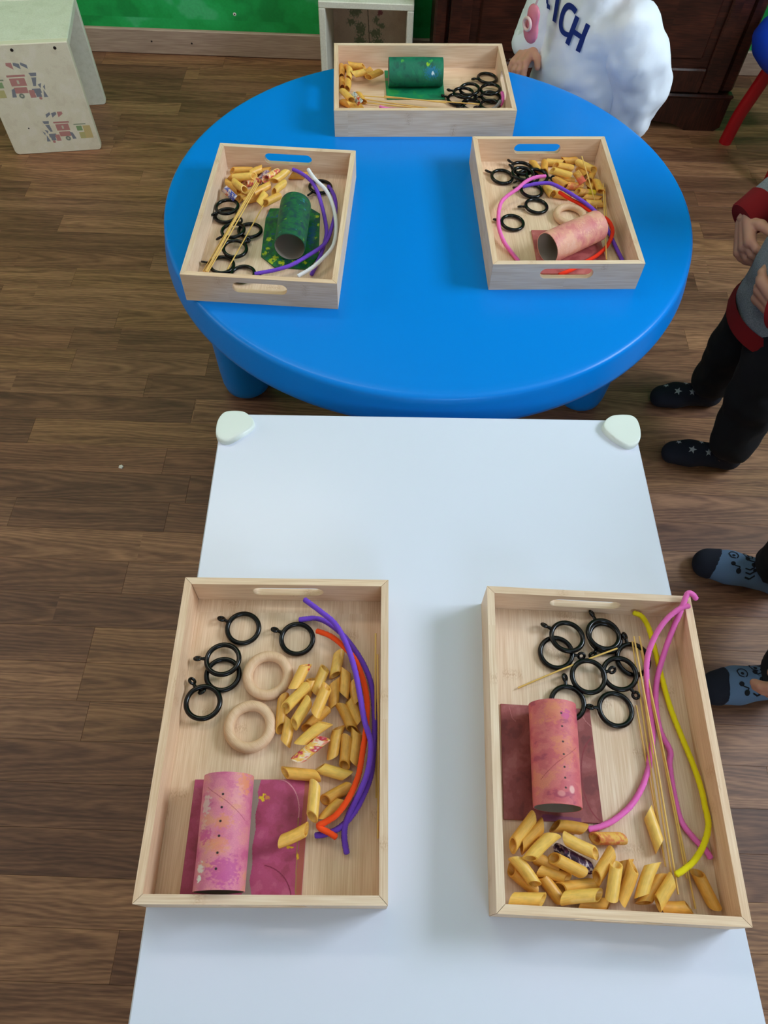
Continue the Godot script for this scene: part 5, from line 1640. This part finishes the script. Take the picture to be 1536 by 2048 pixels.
	sweep(lip, smooth(PackedVector3Array([head - hu * 0.043 + hf * 0.054 + hl * 0.013, head - hu * 0.046 + hf * 0.062, head - hu * 0.043 + hf * 0.054 - hl * 0.013]), 0.004), PackedFloat32Array([0.002, 0.003, 0.0035, 0.0038, 0.0038, 0.0036, 0.003, 0.002, 0.002, 0.002, 0.002, 0.002]), 8)
	obj("mouth", lip.mesh(), M.lip, body)
	var hair := [[head + hu * 0.026 - hf * 0.016, 0.076, head + hu * 0.020 - hf * 0.004, 0.074], [head - hf * 0.035 + hu * 0.01, 0.062, head - hf * 0.035 - hu * 0.030, 0.050]]
	obj("hair", blob_mesh(hair, 0.006, 0.02, [[head + hf * 0.034 + hu * 0.045, (hf - hu * 0.8).normalized()]], 0.004, noise_of(5, 60.0, 2)), M.hair, t)
	# clothes
	var shirt := []
	shirt.append_array(grown(torso, 0.020 + cloth_r))
	shirt.append_array(sleeves)
	shirt.append([chest, 0.055, neck - Vector3(0, 0.005, 0), 0.045])
	obj("sweatshirt", blob_mesh(shirt, 0.0075, 0.022, [[neck + Vector3(0, 0.004, 0), Vector3.UP], [Vector3(0, hem, 0), Vector3.DOWN]], 0.006, nz), top, t)
	for a: Array in arms:
		obj("sleeve", blob_mesh(a, 0.0075, 0.014, [], 0.0065, nz), top, t)
	trousers.append(torso[0].duplicate())
	trousers[-1][1] = 0.076
	trousers[-1][3] = 0.074
	var ah: float = minf(J.l_ankle.z, J.r_ankle.z) - 0.006
	obj("trousers", blob_mesh(trousers, 0.0085, 0.018, [[Vector3(0, hem + 0.05, 0), Vector3.UP], [Vector3(0, ah, 0), Vector3.DOWN]], 0.005, nz), legs, t)
	for cf: Array in cuffs:
		var cm := MB.new()
		var a: Vector3 = cf[0]
		var b: Vector3 = cf[1]
		sweep(cm, PackedVector3Array([a, a.lerp(b, 0.15), a.lerp(b, 0.6), a.lerp(b, 0.95), b]), PackedFloat32Array([0.024 + cloth_r, 0.030 + cloth_r, 0.029 + cloth_r * 0.7, 0.0275 + cloth_r * 0.6, 0.026 + cloth_r * 0.5]), 28)
		obj("cuff", cm.mesh(), cuff, t)
	var hm := MB.new()
	var mid: Vector3 = hip + Vector3(0, hem - hip.y, 0)
	var rx := 0.088 + cloth_r
	for i in 5:
		var y: float = [-0.022, -0.020, -0.010, 0.004, 0.012][i]
		var rr: float = rx + [-0.008, 0.0, 0.003, 0.003, -0.004][i]
		for k in 41:
			var a := TAU * k / 40.0
			var q := F * cos(a) * rr * 0.86 + L * sin(a) * rr
			hm.add(mid + q + Vector3(0, y, 0), q.normalized())
	for i in 4:
		for k in 40:
			hm.quad(i * 41 + k, i * 41 + k + 1, i * 41 + k + 42, i * 41 + k + 41)
	obj("waistband", hm.mesh(), cuff, t)
	var out := {"node": t, "shirt": shirt, "F": F, "L": L, "P": P}
	for e: String in ["l", "r"]:
		var so := obj("sock", blob_mesh(J[e + "_sock_bones"], 0.0042, 0.009, [[Vector3(0, 0.0, 0), Vector3.DOWN]]), sock, t)
		out[e + "_sock"] = so
		out[e + "_bones"] = J[e + "_sock_bones"]
	return out


func joints() -> Dictionary:
	return {"hip": Vector3(0, 0, 0.335), "chest": Vector3(0, 0, 0.51), "neck": Vector3(0.005, 0, 0.605), "head": Vector3(0.02, 0, 0.70),
		"l_hip": Vector3(0, 0.05, 0.31), "r_hip": Vector3(0, -0.05, 0.31), "l_knee": Vector3(0.015, 0.055, 0.185), "r_knee": Vector3(0.015, -0.055, 0.185),
		"l_ankle": Vector3(0, 0.058, 0.055), "r_ankle": Vector3(0, -0.058, 0.055), "l_toe": Vector3(0.088, 0.066, 0.018), "r_toe": Vector3(0.088, -0.066, 0.018),
		"l_shoulder": Vector3(0, 0.095, 0.56), "r_shoulder": Vector3(0, -0.095, 0.56)}


func children() -> void:
	# in pale fleece behind the blue table
	var J := joints()
	J.merge({"l_elbow": Vector3(-0.035, 0.125, 0.475), "l_wrist": Vector3(-0.02, 0.125, 0.385), "l_hand": [Vector3(0.3, -0.1, -0.9), Vector3(0, -1, 0), 0.4],
		"r_elbow": Vector3(0.02, -0.125, 0.47), "r_wrist": Vector3(0.072, -0.085, 0.475), "r_hand": [Vector3(0.8, 0.35, -0.25), Vector3(-0.2, 0.3, -1), 0.6], "hand": 0.95, "hip": Vector3(0.015, 0, 0.335), "chest": Vector3(-0.005, 0, 0.51)}, true)
	var k := child("child in a pale blue grey fleece with navy lettering behind the blue table", Vector2(0.368, 1.53), Vector2(-0.85, -0.527), J, M.fleece, M.navy, M.sock_navy, 0.33, 0.015, M.fleece)
	var F: Vector3 = k.F
	var L: Vector3 = k.L
	var face := (F * 0.80 + L * 0.60).normalized()
	var across := (L * 0.80 - F * 0.60).normalized()
	var text := "STITCH"
	var tris := PackedVector2Array()
	for i in text.length():
		var a := lerpf(0.45, -0.45, i / 5.0)
		var c := Vector2(-sin(a), cos(a)) * 0.17
		for p in glyph(text[i], 0.044):
			tris.append(p.rotated(a + 0.32) + c)
	obj("lettering", print_on(tris, face * 0.16 - across * 0.092 + Vector3(0, 0.392, 0), across, Vector3.UP, -face, k.shirt, 0.022, 0.004), M.print_navy, k.node)
	pacifier(k)
	# in grey jersey with red cuffs at the right edge
	J = joints()
	J.merge({"l_elbow": Vector3(0.01, 0.165, 0.465), "l_wrist": Vector3(0.095, 0.085, 0.405), "l_hand": [Vector3(0.25, -1, -0.15), Vector3(-1, 0, 0.2), 0.8],
		"r_elbow": Vector3(0.0, -0.175, 0.475), "r_wrist": Vector3(0.105, -0.125, 0.42), "r_hand": [Vector3(0.12, 1, -0.40), Vector3(-1, 0.1, -0.1), 0.95], "hip": Vector3(0.03, 0, 0.335), "chest": Vector3(0.015, 0, 0.51), "l_hip": Vector3(0.025, 0.05, 0.31), "r_hip": Vector3(0.025, -0.05, 0.31),
		"l_ankle": Vector3(0.03, 0.10, 0.058), "r_ankle": Vector3(0.035, -0.065, 0.058), "l_toe": Vector3(0.130, 0.088, 0.018), "r_toe": Vector3(0.130, -0.062, 0.018), "l_knee": Vector3(0.03, 0.08, 0.185), "r_knee": Vector3(0.03, -0.058, 0.185)}, true)
	k = child("child in a grey sweatshirt with red cuffs and dark starry socks", Vector2(0.72, 1.0), Vector2(-1, 0), J, M.jersey, M.navy, M.sock_navy, 0.315, 0.008, M.rib_red)
	for e: String in ["l", "r"]:
		var toe: Vector3 = k.P.call(J[e + "_toe"])
		var an: Vector3 = k.P.call(J[e + "_ankle"])
		for q: Array in [[0.30, 0.010, 0.0085], [0.52, -0.012, 0.006], [0.62, 0.012, 0.0075], [0.78, -0.006, 0.006], [0.10, -0.012, 0.006]]:
			var o: Vector3 = toe.lerp(an, q[0]) + Vector3(0, 0.06, 0) + (k.L as Vector3) * q[1]
			o.y = 0.09
			obj("star_print", print_on(star(Vector2.ZERO, q[2], q[0] * 9.0), o, k.L, -(k.F as Vector3), Vector3.DOWN, k[e + "_bones"], 0.009, 0.0008), M.print_pale, k[e + "_sock"])
	# in blue patterned socks at the right edge, only feet and fingers in view
	J = joints()
	J.merge({"l_shoulder": Vector3(0.02, 0.095, 0.55), "l_elbow": Vector3(0.07, 0.18, 0.44), "l_wrist": Vector3(0.168, 0.212, 0.345), "l_hand": [Vector3(0.55, 0.06, -0.75), Vector3(-0.2, -1, 0), 0.30], "foot": 1.16,
		"r_elbow": Vector3(0.0, -0.15, 0.46), "r_wrist": Vector3(0.06, -0.15, 0.37), "r_hand": [Vector3(0.6, 0, -0.8), Vector3(0, 1, 0), 0.4],
		"l_ankle": Vector3(0.065, 0.105, 0.06), "r_ankle": Vector3(0.025, -0.095, 0.06), "l_toe": Vector3(0.168, 0.118, 0.02), "r_toe": Vector3(0.135, -0.124, 0.02), "l_knee": Vector3(0.06, 0.09, 0.19), "r_knee": Vector3(0.04, -0.08, 0.19)}, true)
	k = child("child in slate blue patterned socks at the right edge, hand hanging down", Vector2(0.745, 0.53), Vector2(-1, 0), J, M.navy, M.navy, M.sock_blue, 0.31, 0.006, M.navy)
	for e: String in ["l", "r"]:
		var toe: Vector3 = k.P.call(J[e + "_toe"])
		var an: Vector3 = k.P.call(J[e + "_ankle"])
		var tip := []
		for b: Array in grown(k[e + "_bones"], 0.0018):
			tip.append(b)
		var fd := (toe - an)
		fd.y = 0
		fd = fd.normalized()
		obj("toe_cap", blob_mesh(tip, 0.0042, 0.009, [[Vector3(0, 0.0, 0), Vector3.DOWN], [toe - fd * 0.016, (-fd + (k.L as Vector3) * 0.25).normalized()]]), M.sock_navy, k[e + "_sock"])
		var n := 0
		for q: Array in [[0.34, 0.014], [0.36, -0.012], [0.56, 0.017], [0.60, -0.004], [0.62, -0.021], [0.84, 0.014], [0.88, -0.010]]:
			var o: Vector3 = toe.lerp(an, q[0]) + (k.L as Vector3) * q[1]
			o.y = 0.09
			obj("doodle_print", print_on(doodle(n), o + Vector3(0, 0.02, 0), k.L, -(k.F as Vector3), Vector3.DOWN, k[e + "_bones"], 0.009, 0.0008), M.print_dark, k[e + "_sock"])
			n += 1


func doodle(n: int) -> PackedVector2Array:
	var out := PackedVector2Array()
	if n % 3 == 0:
		out.append_array(ngon(Vector2(0.005, 0.003), 0.0034))
		out.append_array(ngon(Vector2(-0.005, -0.003), 0.003))
		out.append_array(stroke([Vector2(0.005, 0.003), Vector2(0.0, 0.005), Vector2(-0.002, -0.001), Vector2(-0.005, -0.003)], 0.0014))
	elif n % 3 == 1:
		out.append_array(stroke(arc(Vector2.ZERO, Vector2(0.006, 0.005), 0.3, 3.6), 0.0014))
		out.append_array(stroke([Vector2(-0.006, -0.002), Vector2(-0.003, -0.006), Vector2(0.004, -0.005), Vector2(0.006, 0.0)], 0.0014))
		out.append_array(ngon(Vector2(0.001, -0.001), 0.002))
	else:
		for x: float in [-0.005, 0.0, 0.005]:
			out.append_array(stroke([Vector2(x, -0.006), Vector2(x + 0.002, 0.0), Vector2(x - 0.001, 0.006)], 0.0016))
		out.append_array(ngon(Vector2(-0.002, 0.006), 0.0022))
	for i in out.size():
		out[i] *= 1.35
	return out


func glyph(ch: String, size: float) -> PackedVector2Array:
	var tm := TextMesh.new()
	var font := SystemFont.new()
	font.font_names = PackedStringArray(["Droid Sans"])
	font.font_weight = 700
	tm.font = font
	tm.font_size = 64
	tm.pixel_size = size / 46.0
	tm.depth = 0.0
	tm.text = ch
	var out := PackedVector2Array()
	var a := tm.get_mesh_arrays()
	var v: PackedVector3Array = a[Mesh.ARRAY_VERTEX]
	var ix: PackedInt32Array = a[Mesh.ARRAY_INDEX] if a[Mesh.ARRAY_INDEX] != null else PackedInt32Array(range(v.size()))
	for i in range(0, ix.size() - 2, 3):
		var q := [v[ix[i]], v[ix[i + 1]], v[ix[i + 2]]]
		for p: Vector3 in q:
			out.append(Vector2(p.x, p.y))
	return out


func pacifier(k: Dictionary) -> void:
	var F: Vector3 = k.F
	var L: Vector3 = k.L
	var o: Vector3 = (k.node as Node3D).position + F * 0.118 - L * 0.045 + Vector3(0, 0.545, 0)
	var t := thing("pacifier", "pink soft plastic pacifier hanging on the front of the pale fleece", "pacifier", o)
	var shield := [[Vector3(0, 0.014, 0), 0.017, Vector3(0, 0.012, 0), 0.017, F, 2.4], [Vector3(0, -0.016, 0), 0.020, Vector3(0, -0.013, 0), 0.020, F, 2.4]]
	obj("shield", blob_mesh(shield, 0.003, 0.010), M.dummy_pink, t)
	var mb := MB.new()
	torus(mb, 0.010, 0.0028, Transform3D(Basis(L, PI / 2), F * 0.012), 28, 10)
	obj("handle", mb.mesh(), M.dummy_pale, t)
	var cm := MB.new()
	sweep(cm, smooth(PackedVector3Array([Vector3(0, 0.028, 0), Vector3(0, 0.05, 0) + L * 0.008, Vector3(0, 0.08, 0) + L * 0.012 - F * 0.012]), 0.01), PackedFloat32Array([0.002, 0.002, 0.002, 0.002, 0.002, 0.002, 0.002, 0.002, 0.002, 0.002]), 8)
	obj("cord", cm.mesh(), M.dummy_pale, t)
